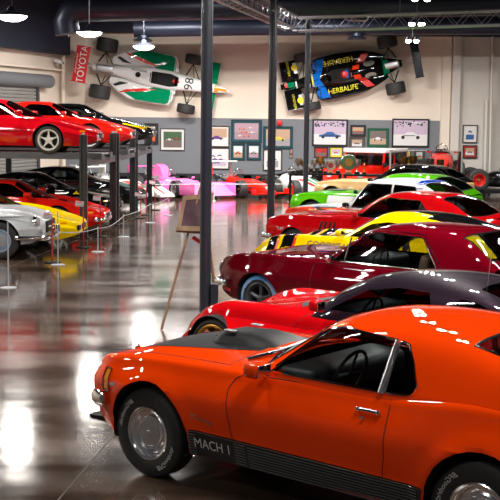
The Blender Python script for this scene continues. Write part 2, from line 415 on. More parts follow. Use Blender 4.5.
def seat(parent, x, y, z, m, name='seat', w=.5, recl=.25):
    mb = MB().box((x, y, z), (.5, w, .16), bev=.05)
    mb.box((x+.30, y, z+.30), (.14, w*.96, .56), Matrix.Rotation(recl, 3, 'Y'), bev=.05)
    return mb.build(name, m, parent)
def steering(parent, x, y, z, r=.19, m=None, tilt=.35):
    mb = MB(); R = Matrix.Rotation(-PI/2+tilt, 3, 'Y')
    pts = [Vector((x, y, z)) + R @ Vector((r*math.cos(2*PI*i/28), r*math.sin(2*PI*i/28), 0)) for i in range(28)]
    mb.tube(pts, .013, 6, closed=True)
    for a in (0, PI, -PI/2): mb.tube([Vector((x, y, z)), Vector((x, y, z)) + R @ Vector((r*math.sin(a)*1, r*math.cos(a), 0)) if False else Vector((x, y, z)) + R @ Vector((r*math.cos(a+PI/2), r*math.sin(a+PI/2), 0))], .01, 6)
    mb.tube([Vector((x, y, z)), Vector((x-.35, y, z-.12))], .022, 8)
    return mb.build('steering_wheel', m or M_LEATHER, parent)

def make_car(name, label, S, loc, rz):
    """S: dict of key curves and options; returns (root, helpers)"""
    root = thing(name, label, 'car', loc, rz, S.get('group'))
    af, ar = S['af'], S['ar']; wb = S['wb']; R = S['R']; ra = S.get('ra', R+.045)
    Zb, W, Wb, Zm, Ws, Zs, Zc = [pchip(S[k]) for k in ('zb', 'w', 'wbot', 'zm', 'ws', 'zs', 'zc')]
    t0, t1 = S['tub']; sr = S.get('sr', .05); inset = S.get('inset', .12)
    dx = S.get('dx', .055)
    st = list(np.arange(af+.12, ar-.12, dx)) + [af+k for k in (0, .006, .02, .045, .08)] + [ar-k for k in (0, .006, .02, .045, .08)]
    st = [x for x in st if abs(x-t0) > .015 and abs(x-t1) > .015] + [t0, t0+.004, t1-.004, t1]
    st = sorted(st); er = S.get('er', .10)
    pw = S.get('tw_p', 1.0)
    rows = []
    for x in st:
        ef = 0
        d = min(x-af, ar-x)
        if d < er: ef = 1 - math.sqrt(max(0, 1-(1-d/er)**2))
        k = 1 - .07*ef
        zb, zs, zc = Zb(x) + .03*ef, Zs(x) - .055*ef, Zc(x) - .055*ef
        w, wbo, ws, zm = W(x)*k, Wb(x)*k, Ws(x)*k, Zm(x)
        zm = min(max(zm, zb+.08), zs-sr-.04)
        prof = pchip([(zb, wbo), (zb+.6*(zm-zb), wbo+(w-wbo)*.8), (zm, w), (zm+.55*(zs-sr-zm), w+(ws-w)*S.get('shcurve', .45)), (zs-sr, ws)])
        half = [(0, zb), (wbo*.5, zb), (wbo-.035, zb), (wbo-.008, zb+.010)]
        for t in np.linspace(0.04, 1, 13): z = zb + (zs-sr-zb)*t; half.append((prof(z), z))
        ys = ws
        for a in (25, 50, 75): a = math.radians(a); half.append((ys - sr*(1-math.cos(a)), zs - sr*(1-math.sin(a))))
        y0 = ys - sr
        intub = (t0+.002 < x < t1-.002)
        yy = [y0-.008, y0-.035, max(y0-inset, .3), (y0-inset)*.75, (y0-inset)*.5, (y0-inset)*.25, 0]
        if intub:
            zt = S.get('tubz', .40)
            half += [(yy[0], zs), (yy[1], zs-.005), (yy[1]-.015, zt)] + [(q, zt) for q in yy[3:]]
        else:
            pk = S.get('crown', 2.0)
            half += [(q, zs + (zc-zs)*(1-(q/y0)**pk)) for q in yy]
        ring = [(x, y, z) for y, z in half] + [(x, -y, z) for y, z in half[-2:0:-1]]
        rows.append(ring)
    mb = MB().grid(rows, close_u=True, cap=True)
    me = bpy.data.meshes.new('tmp'); me.from_pydata(mb.v, [], mb.f); bm = bmesh.new(); bm.from_mesh(me); bpy.data.meshes.remove(me)
    bmesh.ops.recalc_face_normals(bm, faces=list(bm.faces))
    # wheel arch flare
    fl = S.get('flare', .02); hz = S.get('hubz', R)
    for v in bm.verts:
        if abs(v.co.y) > .45 and v.co.z < Zs(v.co.x)-.02:
            for ax in (0, wb):
                rr_ = math.hypot(v.co.x-ax-S.get('archx', 0), v.co.z-hz); b = fl*math.exp(-((rr_-ra-.01)/.055)**2)
                v.co.y += math.copysign(b, v.co.y)
    if S.get('deform'):
        for v in bm.verts: S['deform'](v)
    # interior tub dark
    bm.normal_update()
    for f in bm.faces:
        c = f.calc_center_median()
        if t0-.001 < c.x < t1+.001 and abs(c.y) < Ws(c.x)-sr-.03 and c.z > Zb(c.x)+.05: f.material_index = 1
        elif c.z < Zb(c.x)+.015: f.material_index = 1
    # wheel openings
    for ax in (0, wb):
        for sg in (1, -1):
            axc = ax + S.get('archx', 0); poly = circle(axc, hz, ra, 28)
            fs = cut_region(bm, poly, 'side', lambda c, n: c.y*sg > .35 and (abs(n.y) > .25 or n.z < -.3))
            nb = take(bm, fs)
            nb.free()
            # dark inner well
            n = 28; a0 = -.35; pts = [(axc+ra*1.0*math.cos(a), hz+ra*1.0*math.sin(a)) for a in np.linspace(-.5, PI+.5, n)]
            wl = []; yin = .42
            for (px, pz) in pts:
                yo = W(px)
                pz = max(pz, Zb(px)-.0); row = [(px, sg*(Wb(px)*.0+min(yo, W(px))*q + (1-q)*yin), pz) for q in (.965, .5, 0)]
                wl.append(row)
            S.setdefault('_wells', []).append((wl, (axc, sg*yin, hz)))
    # greenhouse
    G = S.get('gh'); gb = None
    if G:
        zt = pchip(G['zt']); wr, wbel = pchip(G['wr']), pchip(G['wb']); bow = G.get('bow', .14); cr = G.get('crown', .05); p = G.get('p', 7)
        g0, g1 = G['zt'][0][0], G['zt'][-1][0]; peak = max(k[1] for k in G['zt'])
        rows = []; xs = list(np.arange(g0, g1, .045)) + [g1]
        zb0f = lambda x: Zs(x) - .03
        for x in xs:
            zb0 = zb0f(x); w0 = wbel(x); wt = wr(x); H = max(peak-zb0, .1)
            def zroof(y):
                q = min(abs(y)/max(w0, .1), 1); return zt(x - bow*q*q) - cr*q*q - zb0
            def inside(y, z):
                wy = w0 + (wt-w0)*min(z/H, 1.2); zr = zroof(y)
                if zr <= .002: return False
                return (abs(y)/wy)**p + (z/zr)**p < 1
            half = []
            angs = [0, .12, .25, .38, .5, .6, .68, .76, .84, .92, 1.02, 1.12, 1.22, 1.32, 1.42, 1.5, PI/2]
            zc_ = max(zroof(0), .01)
            for a in angs:
                dy, dz = w0*math.cos(a), zc_*math.sin(a); lo, hi = 0, 1.6
                for _ in range(26):
                    mdl = (lo+hi)/2
                    if inside(dy*mdl, dz*mdl): lo = mdl
                    else: hi = mdl
                half.append((dy*lo, dz*lo + zb0))
            half[-1] = (0, half[-1][1])
            half = [(half[0][0], zb0-.03)] + half
            rows.append([(x, y, z) for y, z in half] + [(x, -y, z) for y, z in half[-2::-1]])
        gmb = MB().grid(rows); me = bpy.data.meshes.new('tmp'); me.from_pydata(gmb.v, [], gmb.f); gb = bmesh.new(); gb.from_mesh(me); bpy.data.meshes.remove(me)
        bmesh.ops.recalc_face_normals(gb, faces=list(gb.faces)); gb.normal_update()
        # normals outward
        if sum((f.normal.dot(f.calc_center_median()-Vector((f.calc_center_median().x, 0, .6)))) for f in gb.faces) < 0:
            bmesh.ops.reverse_faces(gb, faces=list(gb.faces))
        gb.normal_update()
    body_bvh = bvh_of(bm); full_bvh = bvh_of(bm, gb) if gb else body_bvh
    wins = []
    if G:
        for (nm, ax, poly, flt, lab) in G['windows']:
            sides = (-1, 1) if ax == 'side' else (0,)
            for sg in sides:
                f2 = (lambda c, n, sg=sg: c.y*sg > 0 and abs(n.y) > .33) if ax == 'side' else (lambda c, n: n.z > .05 and abs(n.y) < .75 and flt(c))
                fs = cut_region(gb, poly, ax, f2)
                if fs: wins.append((nm, take(gb, fs), lab, sg))
    # doors and lids become parts
    panels = []
    for (nm, ax, poly, sgs) in S.get('panels', []):
        for sg in sgs:
            f2 = (lambda c, n, sg=sg: c.y*sg > .2 and abs(n.y) > .35) if ax == 'side' else (lambda c, n: n.z > .3)
            fs = cut_region(bm, poly, ax, f2)
            if fs: panels.append((nm, take(bm, fs)))
    bd = from_bm(bm, 'body', [S['paint'], M_DARK], root, S.get('angle', 30))
    roof = None
    if gb: roof = from_bm(gb, 'roof', [S.get('roofpaint', S['paint'])], root, 40)
    for nm, nb in panels:
        lo = loops_of(nb); pn = from_bm(nb, nm, [S['paint'], M_DARK], root, 30)
        for l in lo:
            if len(l) > 6: MB().tube(resample(l, .03), .0035, 5, closed=True).build('shut_line', M_LINE, pn)
    tr = S.get('trim', M_CHROME)
    for nm, nb, lab, sg in wins:
        lo = loops_of(nb)
        for v in nb.verts: v.co -= v.normal*.004
        w = from_bm(nb, nm, G.get('glass', M_GLASS), root, 60)
        if lab: w['label'] = lab
        if tr:
            for l in lo:
                if len(l) > 6: MB().tube(resample(l, .02), S.get('trimr', .009), 6, closed=True).build('window_trim', tr, w)
    # wells
    for wl, c in S.get('_wells', []):
        mbw = MB(); mbw.grid(wl); n = len(wl); o = [r[-1] for r in wl]; mbw.add(o+[c], [(i, i+1, n) for i in range(n-1)]); mbw.build('wheel_well', M_DARK, root, 0)
    S['_wells'] = []
    # wheels
    trk = S['track']; tw = S['tw']
    for ax, nm in ((0, 'front'), (wb, 'rear')):
        for sg in (-1, 1):
            wkw = dict(S.get('wheel', {})); Rr = S.get('Rr', R) if ax else R; twr = S.get('twr', tw) if ax else tw
            wheel(root, ax, sg*trk, Rr, twr, S['rim'], sg, rr=S.get('rr', .195), rimmat=S.get('rimmat'), letter=S.get('letter') if (sg == S.get('near', -1)) else None, sidewall=S.get('sidewall') if ax == 0 and sg == -1 else None)
    # seats, dash, wheel
    if S.get('interior', True):
        sx = S.get('seatx', t0+.95); zz = S.get('seatz', .52)
        for sg in (-1, 1): seat(root, sx, sg*.36, zz, S.get('seatmat', M_LEATHER))
        if S.get('rearseat'): MB().box((sx+.85, 0, zz), (.45, 1.1, .16), bev=.05).box((sx+1.08, 0, zz+.25), (.14, 1.1, .4), Matrix.Rotation(.3, 3, 'Y'), bev=.05).build('rear_seat', S.get('seatmat', M_LEATHER), root)
        dw = Ws(t0+.2)*1.0 - .20
        MB().box((t0+.20, 0, Zs(t0)-.08), (.38, dw*2, .22), bev=.07).build('dashboard', M_LEATHER, root)
        steering(root, t0+.50, S.get('near', -1)*-1*-.36 if S.get('rhd') else -.36, Zs(t0)-.01)
    return root, dict(bvh=full_bvh, body=bd, roof=roof, Zs=Zs, W=W, Ws=Ws, body_bvh=body_bvh)

def line_on(h, name, pts, d, r, m, parent, off=.0, n=6, step=.04):
    out = []
    for i in range(len(pts)-1):
        k = max(2, int(math.hypot(pts[i+1][0]-pts[i][0], pts[i+1][1]-pts[i][1])/step))
        for j in range(k + (1 if i == len(pts)-2 else 0)):
            t = j/k; p = proj_pt(h['bvh'], d, pts[i][0]+(pts[i+1][0]-pts[i][0])*t, pts[i][1]+(pts[i+1][1]-pts[i][1])*t, off)
            if p: out.append(p)
    if len(out) < 2: return None
    return MB().tube(out, r, n).build(name, m, parent)
def bar(name, pts, rz, ry, m, parent, n=12):
    """flattened bar along a path: rz half height, ry half thickness"""
    P = [Vector(p) for p in pts]; out = []
    for i in range(len(P)-1):
        for j in range(6):
            t = j/6; p0, p1, p2, p3 = P[max(i-1, 0)], P[i], P[i+1], P[min(i+2, len(P)-1)]
            out.append(.5*((2*p1)+(-p0+p2)*t+(2*p0-5*p1+4*p2-p3)*t*t+(-p0+3*p1-3*p2+p3)*t*t*t))
    out.append(P[-1]); mb = MB(); rows = []
    for i, p in enumerate(out):
        t = (out[min(i+1, len(out)-1)]-out[max(i-1, 0)]); t.z = 0; t.normalize(); nrm = Vector((t.y, -t.x, 0))
        e = 1.0 if 0 < i < len(out)-1 else .5
        rows.append([p + nrm*ry*e*math.cos(2*PI*j/n) + Vector((0, 0, rz*e*math.sin(2*PI*j/n))) for j in range(n)])
    mb.grid(rows, close_u=True, cap=True)
    return mb.build(name, m, parent, 50)
def mirror(root, x, y, z, m, s=-1, size=(.12, .15, .10), label=None):
    o = MB().box((x, y+s*.09, z), size, bev=.04).tube([(x, y-s*.02, z-.07), (x, y+s*.08, z-.03)], .015, 8).build('door_mirror', m, root)
    MB().box((x+size[0]/2, y+s*.09, z), (.01, size[1]*.82, size[2]*.8), bev=.004).build('mirror_glass', M_CHROME, o)
    return o
def handle(h, root, x, z, m=None, side='left', L=.15):
    p = proj_pt(h['bvh'], side, x, z, .02); q = proj_pt(h['bvh'], side, x+L, z, .02); a = proj_pt(h['bvh'], side, x+L*.3, z-.045, .012)
    if p and q:
        mb = MB().tube([p, (p+q)/2 + (p-q).cross(Vector((0, 0, 1))).normalized()*0, q], .011, 8)
        mb.box(p, (.03, .03, .03), bev=.01).box(q, (.03, .03, .03), bev=.01)
        o = mb.build('door_handle', m or M_CHROME, root)
        if a: MB().cyl(a, a + Vector((0, -.012 if side == 'left' else .012, 0)), .013, 12).build('door_lock', m or M_CHROME, root)
        return o
def patch(h, name, poly, d, m, parent, off=.003, step=.08, polys=None): return decal(name, polys or [poly], h['bvh'], d, m, parent, off, step)

# ================================================================ SETTING
def slab(name, x0, x1, y0, y1, z0, z1, m, parent=None):
    return struct(MB().box(((x0+x1)/2, (y0+y1)/2, (z0+z1)/2), (x1-x0, y1-y0, z1-z0)).build(name, m, parent, 0))
YW = 44.0
slab('floor', -22, 20, -6, 45, -.2, 0, M_FLOOR)
slab('wall_back', -7.25, 9.3, YW, YW+.3, 0, 8.4, M_CREAM)
slab('trim_1', -7.2, 7.15, YW-.04, YW, 0, 2.73, M_GREYWALL)
slab('baseboard_back', -7.15, 5.6, YW-.10, YW-.04, 0, .62, mat('black_base_panel', srgb(28, 28, 31), rough=.5))
slab('wall_back_right', 7.16, 14, YW-.05, YW+.3, 0, 8.4, M_WALLR)
slab('trim_2', 7.18, 7.50, YW-.14, YW-.05, 0, 8.4, M_CREAM)
slab('trim_3', 7.55, 7.85, YW-.25, YW-.05, 0, 8.4, M_WALLR)
# left wall runs towards the camera from the corner
lw = struct(MB().box((0, 0, 0), (34, .3, 8.4)).build('wall_left', M_CREAM, None, 0))
ang = math.atan2(-4.5, -1.3); dl = Vector((math.cos(ang), math.sin(ang), 0)); c0 = Vector((-7.2, YW, 4.2)) + dl*17 + Vector((-.15, 0, 0)); lw.location = c0; lw.rotation_euler = (0, 0, ang)
def LW(t, off, z):   # t metres from the corner along the left wall, off metres into the room
    n = Vector((-dl.y, dl.x, 0)); n = n if n.x > 0 else -n
    return Vector((-7.2, YW, 0)) + dl*t + n*off + Vector((0, 0, z))
slab('ceiling', -22, 16, -6, 45, 8.4, 8.6, M_DECK)
def on_left(name, t0, t1, z0, z1, off, th, m, kind=True):
    a, b = LW(t0, off, 0), LW(t1, off, 0); c = (a+b)/2
    o = MB().box((0, 0, 0), (t1-t0, th, z1-z0)).build(name, m, None, 0); o.location = (c.x, c.y, (z0+z1)/2); o.rotation_euler = (0, 0, ang)
    if kind: struct(o)
    return o
on_left('trim_4', .2, 33, 5.0, 8.4, .30, .3, M_SOFFIT)

# saw cut joints in the concrete
M_JOINT = mat('joint_filler', srgb(84, 76, 70), rough=.5)
ja, jb = on_floor(60, 498), on_floor(123, 425); jd = (jb-ja).normalized()
for k in range(4):
    off = Vector((jd.y, -jd.x, 0))*(-4.5*k); c = ja + jd*9 + off
    o = MB().box((0, 0, .0015), (34, .009, .003)).build('trim_%d' % (20+k), M_JOINT, None, 0); o.location = c; o.rotation_euler = (0, 0, math.atan2(jd.y, jd.x)); struct(o)

# ================================================================ RIGHT ROW OF CARS
D2R = math.radians
# ---- orange fastback
def build_orange():
    side1 = [(1.13, .99), (1.47, 1.30), (1.62, 1.335), (2.075, 1.315), (2.05, .99)]
    side2 = [(2.085, .99), (2.11, 1.312), (2.18, 1.30), (2.25, 1.20), (2.31, 1.07), (2.305, 1.03), (2.27, 1.0)]
    S = dict(paint=M_ORANGE, af=-.735, ar=3.80, wb=2.80, R=.345, ra=.41, hubz=.36, archx=.055, tw=.215, track=.735, rim='dish', rimmat=M_BRIGHT, rr=.20, near=-1,
        letter=('BFGoodrich', M_WTEXT, (2.6, 5.6)),
        zb=[(-.72, .40), (-.5, .30), (-.4, .27), (2.9, .26), (3.3, .30), (3.8, .42)],
        w=[(-.72, .74), (-.45, .85), (0, .895), (1, .905), (2.2, .91), (3.2, .91), (3.8, .82)],
        wbot=[(-.72, .68), (-.4, .79), (0, .83), (2, .84), (3.8, .74)],
        zm=[(-.72, .66), (0, .70), (2, .70), (3.8, .75)],
        ws=[(-.72, .66), (-.45, .76), (0, .80), (.9, .815), (2.1, .83), (2.6, .855), (3.8, .78)],
        zs=[(-.74, .80), (-.58, .86), (-.4, .885), (0, .925), (.9, .955), (1.3, .97), (2.1, .975), (2.5, 1.01), (2.8, 1.03), (3.8, 1.02)],
        zc=[(-.74, .80), (-.5, .89), (-.2, .965), (.3, 1.0), (.9, 1.035), (3.3, 1.06), (3.8, 1.04)],
        tub=(1.02, 2.75), flare=.028, sr=.06, crown=1.7, seatmat=M_REDLEA, seatx=1.95, seatz=.55, rearseat=True,
        panels=[('door', 'side', [(.905, .345), (.875, .50), (.82, .70), (.805, .82), (.85, .90), (.93, .945), (2.15, .972), (2.155, .60), (2.12, .345)], (-1, 1)), ('hood', 'top', [(-.62, -.62), (-.62, .62), (.70, .70), (.70, -.70)], (0,))],
        gh=dict(zt=[(.86, 1.03), (1.12, 1.18), (1.42, 1.345), (1.62, 1.395), (2.0, 1.415), (2.35, 1.40), (2.75, 1.33), (3.2, 1.20), (3.72, 1.035)], bow=.16, crown=.055, p=6.5,
            wr=[(.86, .66), (1.5, .64), (2.3, .64), (3.0, .66), (3.7, .72)], wb=[(.86, .77), (1.3, .805), (2.2, .82), (3.0, .83), (3.7, .76)], glass=M_GLASS,
            windows=[('side_window', 'side', side1, None, None), ('quarter_window', 'side', side2, None, None),
                     ('windshield', 'top', [(.95, 0), (.97, .4), (1.05, .68), (1.40, .56), (1.40, -.56), (1.05, -.68), (.97, -.4)], lambda c: c.x < 1.6, None),
                     ('rear_window', 'top', [(2.60, -.56), (2.60, .56), (3.45, .63), (3.45, -.63)], lambda c: c.x > 2, None)]))
    root, h = make_car('muscle_car', 'bright orange fastback coupe with black hood stripe and scoop, nearest car in the right row', S, (-.2425, 9.227, 0), -D2R(38.8))
    b = h['bvh']
    # hood stripe, scoop
    patch(h, 'hood_stripe', [(-.36, -.46), (-.36, .46), (.0, .44), (.70, .34), (.70, -.34), (.0, -.44)], 'top', M_SATIN, root, off=.004)
    rows = []
    for x, hh, w in ((.10, .01, .22), (.13, .085, .23), (.20, .10, .24), (.45, .092, .26), (.62, .06, .27), (.74, .015, .27)):
        p = proj_pt(b, 'top', x, 0, 0).z
        rows.append([(x, y*w, p + hh*(1-abs(y)**5) - .02) for y in np.linspace(-1, 1, 13)])
    sc = MB().grid(rows).build('hood_scoop', M_SATIN, root, 60)
    MB().box((.118, 0, 1.015), (.02, .34, .035), bev=.008).build('scoop_opening', M_DARK, sc)
    for sg in (-1, 1):
        MB().box((.26, sg*.17, 1.085), (.10, .05, .012), bev=.004).build('scoop_plate', M_STEEL, sc)
        p = proj_pt(b, 'top', -.50, sg*.42, .0)
        MB().lathe([(.035, 0), (.035, .012), (.012, .016), (.01, .035), (.001, .036)], 16, c=p).build('hood_pin', M_CHROME, root)
    # rocker panel with fine ribs, chrome edge
    for sg, d in ((-1, 'left'), (1, 'right')):
        rk = patch(h, 'rocker_panel', [(.43, .285), (.40, .47), (2.44, .45), (2.40, .27)], d, mat('black_rocker', (.012, .012, .013), rough=.5), root, off=.006)
        mb = MB()
        for k in range(8):
            z = .30+.021*k; pts = [proj_pt(b, d, x, z-(x-.4)*.008, .011) for x in np.linspace(1.02, 2.40, 20)]
            mb.tube([p for p in pts if p], .0045, 5)
            pts = [proj_pt(b, d, x, z, .011) for x in np.linspace(.44, .53, 4)]; mb.tube([p for p in pts if p], .0045, 5)
            pts = [proj_pt(b, d, x, z, .011) for x in np.linspace(.90, 1.0, 4)]; mb.tube([p for p in pts if p], .0045, 5)
        mb.build('rocker_ribs', mat('dark_grey_ribs', srgb(70, 70, 72), rough=.4), rk or root)
        line_on(h, 'rocker_trim', [(.40, .475), (.9, .472), (1.6, .465), (2.43, .452)], d, .009, M_CHROME, root, .006)
        text_decal('model_lettering', 'MACH 1', .105, .69, .385, b, d, M_WTEXT, root, flipx=(d == 'right'), sx=.92, off=.013)
        text_decal('script_badge', 'Mustang', .06, .60, .575, b, d, M_CHROME, root, rot=-.1, flipx=(d == 'right'), off=.008)
        # side marker
        mk = patch(h, 'side_marker', [(-.46, .63), (-.405, .63), (-.42, .77), (-.47, .77)], d, M_AMBER, root, off=.008)
        if mk:
            lo = [(-.472, .62), (-.395, .62), (-.41, .78), (-.482, .78), (-.472, .62)]
            line_on(h, 'marker_bezel', lo, d, .008, M_CHROME, mk, .008)
        patch(h, 'size_badge', [(-.38, .665), (-.31, .675), (-.31, .70), (-.38, .69)], d, M_STEEL, root, off=.006)
        handle(h, root, 1.93, .865, side=d, L=.16)
    # belt chrome and door lower crease handled by the panels; front bumper, chin spoiler
    bar('front_bumper', [(-.42, -.87, .55), (-.52, -.85, .54), (-.65, -.76, .53), (-.75, -.52, .53), (-.83, 0, .53), (-.75, .52, .53), (-.65, .76, .53), (-.52, .85, .54), (-.42, .87, .55)], .062, .035, M_CHROME, root)
    MB().prism([(-.74, .31), (-.78, .34), (-.60, .35), (-.58, .31)], -.72, .72).build('chin_spoiler', M_SATIN, root)
    MB().box((-.73, 0, .64), (.03, 1.0, .20), bev=.01).build('grille', M_DARK, root)
    for sg in (-1, 1):
        MB().lathe([(.095, 0), (.09, -.02), (.001, -.03)], 24, 'X', (-.72, sg*.57, .68)).build('headlight', M_LENS, root)
        mirror(root, 1.12, sg*.83, 1.02, M_ORANGE, sg, (.14, .17, .11))
    # B-post trim, wipers, vent chrome at the pillar foot
    mb = MB(); pts = [proj_pt(b, 'left', 2.065 + .02*t, .985 + t*.33, .004) or Vector((2.065+.02*t, -(.79-.14*t), .985+.33*t)) for t in np.linspace(0, 1, 6)]
    pts = [Vector((2.065+.025*t, -(.815 - .155*t), .985+t*.335)) for t in np.linspace(0, 1, 6)]
    mb.tube(pts, [.022, .022, .02, .02, .018, .015], 8).build('window_post', M_BRIGHT, root)
    for y in (-.45, .15):
        MB().tube([(.93, y, 1.055), (1.0, y+.08, 1.09), (1.12, y+.42, 1.165)], .009, 6).build('wiper', M_STEEL, root)
    MB().tube([(.80, -.62, 1.0), (.90, -.45, 1.035), (.93, -.1, 1.05)], .018, 6).build('cowl_trim', M_CHROME, root)
    return root
ORANGE = build_orange()

# ---- shared starting point for the road cars: heights and widths that vary little
def base(paint_, **k):
    S = dict(paint=paint_, af=-.80, ar=3.85, wb=2.75, R=.345, ra=.40, hubz=.355, tw=.21, track=.73, rim='five', rr=.20, near=-1,
        zb=[(-.8, .36), (-.5, .27), (2.9, .27), (3.8, .40)],
        w=[(-.8, .74), (-.45, .86), (0, .89), (2.2, .90), (3.2, .90), (3.85, .82)],
        wbot=[(-.8, .68), (-.4, .80), (2, .83), (3.85, .74)],
        zm=[(-.8, .62), (0, .66), (2, .66), (3.8, .7)],
        ws=[(-.8, .68), (-.5, .77), (0, .81), (.9, .82), (2.6, .84), (3.85, .78)],
        zs=[(-.8, .78), (-.45, .86), (0, .90), (.9, .92), (2.2, .93), (2.7, .97), (3.85, .95)],
        zc=[(-.8, .78), (-.5, .88), (.2, .95), (.9, .98), (3.3, 1.0), (3.85, .97)],
        tub=(1.05, 2.75), flare=.022, sr=.055, crown=1.8)
    S.update(k); return S
DOOR = lambda a0, a1, zlo=.36, zt=.915: ('door', 'side', [(a0, zlo), (a0-.04, .6), (a0-.03, zt-.06), (a0+.03, zt-.01), (a1-.02, zt), (a1, .6), (a1-.06, zlo)], (-1, 1))
HOOD = lambda a0, a1, w0=.6, w1=.68: ('hood', 'top', [(a0, -w0), (a0, w0), (a1, w1), (a1, -w1)], (0,))
def pose(d, u, th):
    """front wheel hub seen at column u, d metres in front of the camera; returns the axle centre"""
    X = (u-250)/F_PX*math.hypot(d, 0)*1.0; t = D2R(th); b = .77
    return (X + b*math.sin(t), d + b*math.cos(t), 0), -t

# ---- red sports car with dark plum hard top
def build_red_sports():
    S = base(M_RED, af=-.66, ar=3.75, R=.315, ra=.345, hubz=.32, rim='mesh', rimmat=M_GOLD, rr=.245, tw=.25, track=.74,
        zb=[(-.66, .26), (-.3, .17), (2.9, .18), (3.7, .32)],
        w=[(-.66, .66), (-.4, .86), (0, .92), (1.2, .87), (2.4, .93), (3.75, .82)], wbot=[(-.66, .6), (-.3, .82), (1.2, .80), (3.75, .74)], zm=[(-.6, .42), (0, .52), (3.7, .6)],
        ws=[(-.66, .58), (-.4, .72), (0, .76), (.9, .78), (2.6, .82), (3.75, .74)],
        zs=[(-.66, .48), (-.45, .60), (-.2, .74), (.15, .82), (.5, .82), (1.0, .81), (2.2, .86), (2.7, .93), (3.75, .86)],
        zc=[(-.66, .48), (-.4, .58), (0, .68), (.5, .79), (.95, .85), (3.3, .92), (3.75, .86)], sr=.16, crown=1.6, tub=(1.15, 2.85), seatmat=mat('plum_fabric', srgb(70, 55, 70), rough=.8), seatx=2.15, seatz=.40,
        roofpaint=M_PLUM, trim=None, panels=[('door', 'side', [(1.0, .26), (.99, .5), (1.03, .70), (1.12, .79), (2.25, .80), (2.3, .5), (2.2, .26)], (-1, 1)), HOOD(-.5, .80, .45, .55)],
        gh=dict(zt=[(.92, .80), (1.1, .93), (1.45, 1.13), (1.72, 1.215), (2.05, 1.26), (2.4, 1.275), (2.8, 1.25), (3.2, 1.14), (3.65, .95)], bow=.2, crown=.06, p=4.5,
            wr=[(.9, .60), (1.7, .56), (2.6, .58), (3.6, .66)], wb=[(.9, .70), (1.5, .745), (2.5, .76), (3.6, .74)], glass=M_SMOKE,
            windows=[('side_window', 'side', [(1.38, .87), (1.75, 1.09), (2.1, 1.145), (2.46, 1.14), (2.56, .98), (2.52, .88)], None, None),
                     ('quarter_window', 'side', [(2.72, .97), (2.80, 1.12), (3.0, 1.10), (3.35, .98)], None, None),
                     ('windshield', 'top', [(1.0, 0), (1.03, .4), (1.15, .62), (1.62, .50), (1.62, -.50), (1.15, -.62), (1.03, -.4)], lambda c: c.x < 1.8, None),
                     ('rear_window', 'top', [(2.92, -.46), (2.92, .46), (3.5, .52), (3.5, -.52)], lambda c: c.x > 2.2, None)]))
    loc, rz = pose(12.1, 219, 39)
    root, h = make_car('sports_car', 'low red sports car with plum hard top and gold wheels, behind the orange fastback', S, loc, rz)
    h['roof']['label'] = 'dark plum roof'
    for sg, d in ((-1, 'left'), (1, 'right')):
        mirror(root, 1.36, sg*.80, .93, M_RED, sg, (.12, .15, .11))
        patch(h, 'headlight', [(-.52, .56), (-.33, .62), (-.30, .68), (-.42, .66), (-.54, .60)], d, M_LENS, root, off=.005, step=.03)
        patch(h, 'side_marker', [(-.54, .40), (-.38, .42), (-.38, .47), (-.54, .46)], d, M_AMBER, root, off=.006)
    patch(h, 'cowl_vent', [(.86, -.55), (.80, 0), (.86, .55), (1.02, .62), (.95, 0), (1.02, -.62)][:0] or [(.80, -.35), (.80, .35), (.94, .55), (.94, -.55)], 'top', M_SATIN, root, off=.006)
    MB().tube([(2.9, -.3, 1.22), (2.93, -.3, 1.55)], .004, 5).build('antenna', M_STEEL, root)
    t = flat_text('seat_lettering', 'SPARCO', .07, Matrix.Translation((2.40, -.36, .98)) @ Matrix.Rotation(-PI/2, 4, 'Z') @ Matrix.Rotation(PI/2, 4, 'X'), M_WTEXT, root)
    return root
RED_SPORTS = build_red_sports()

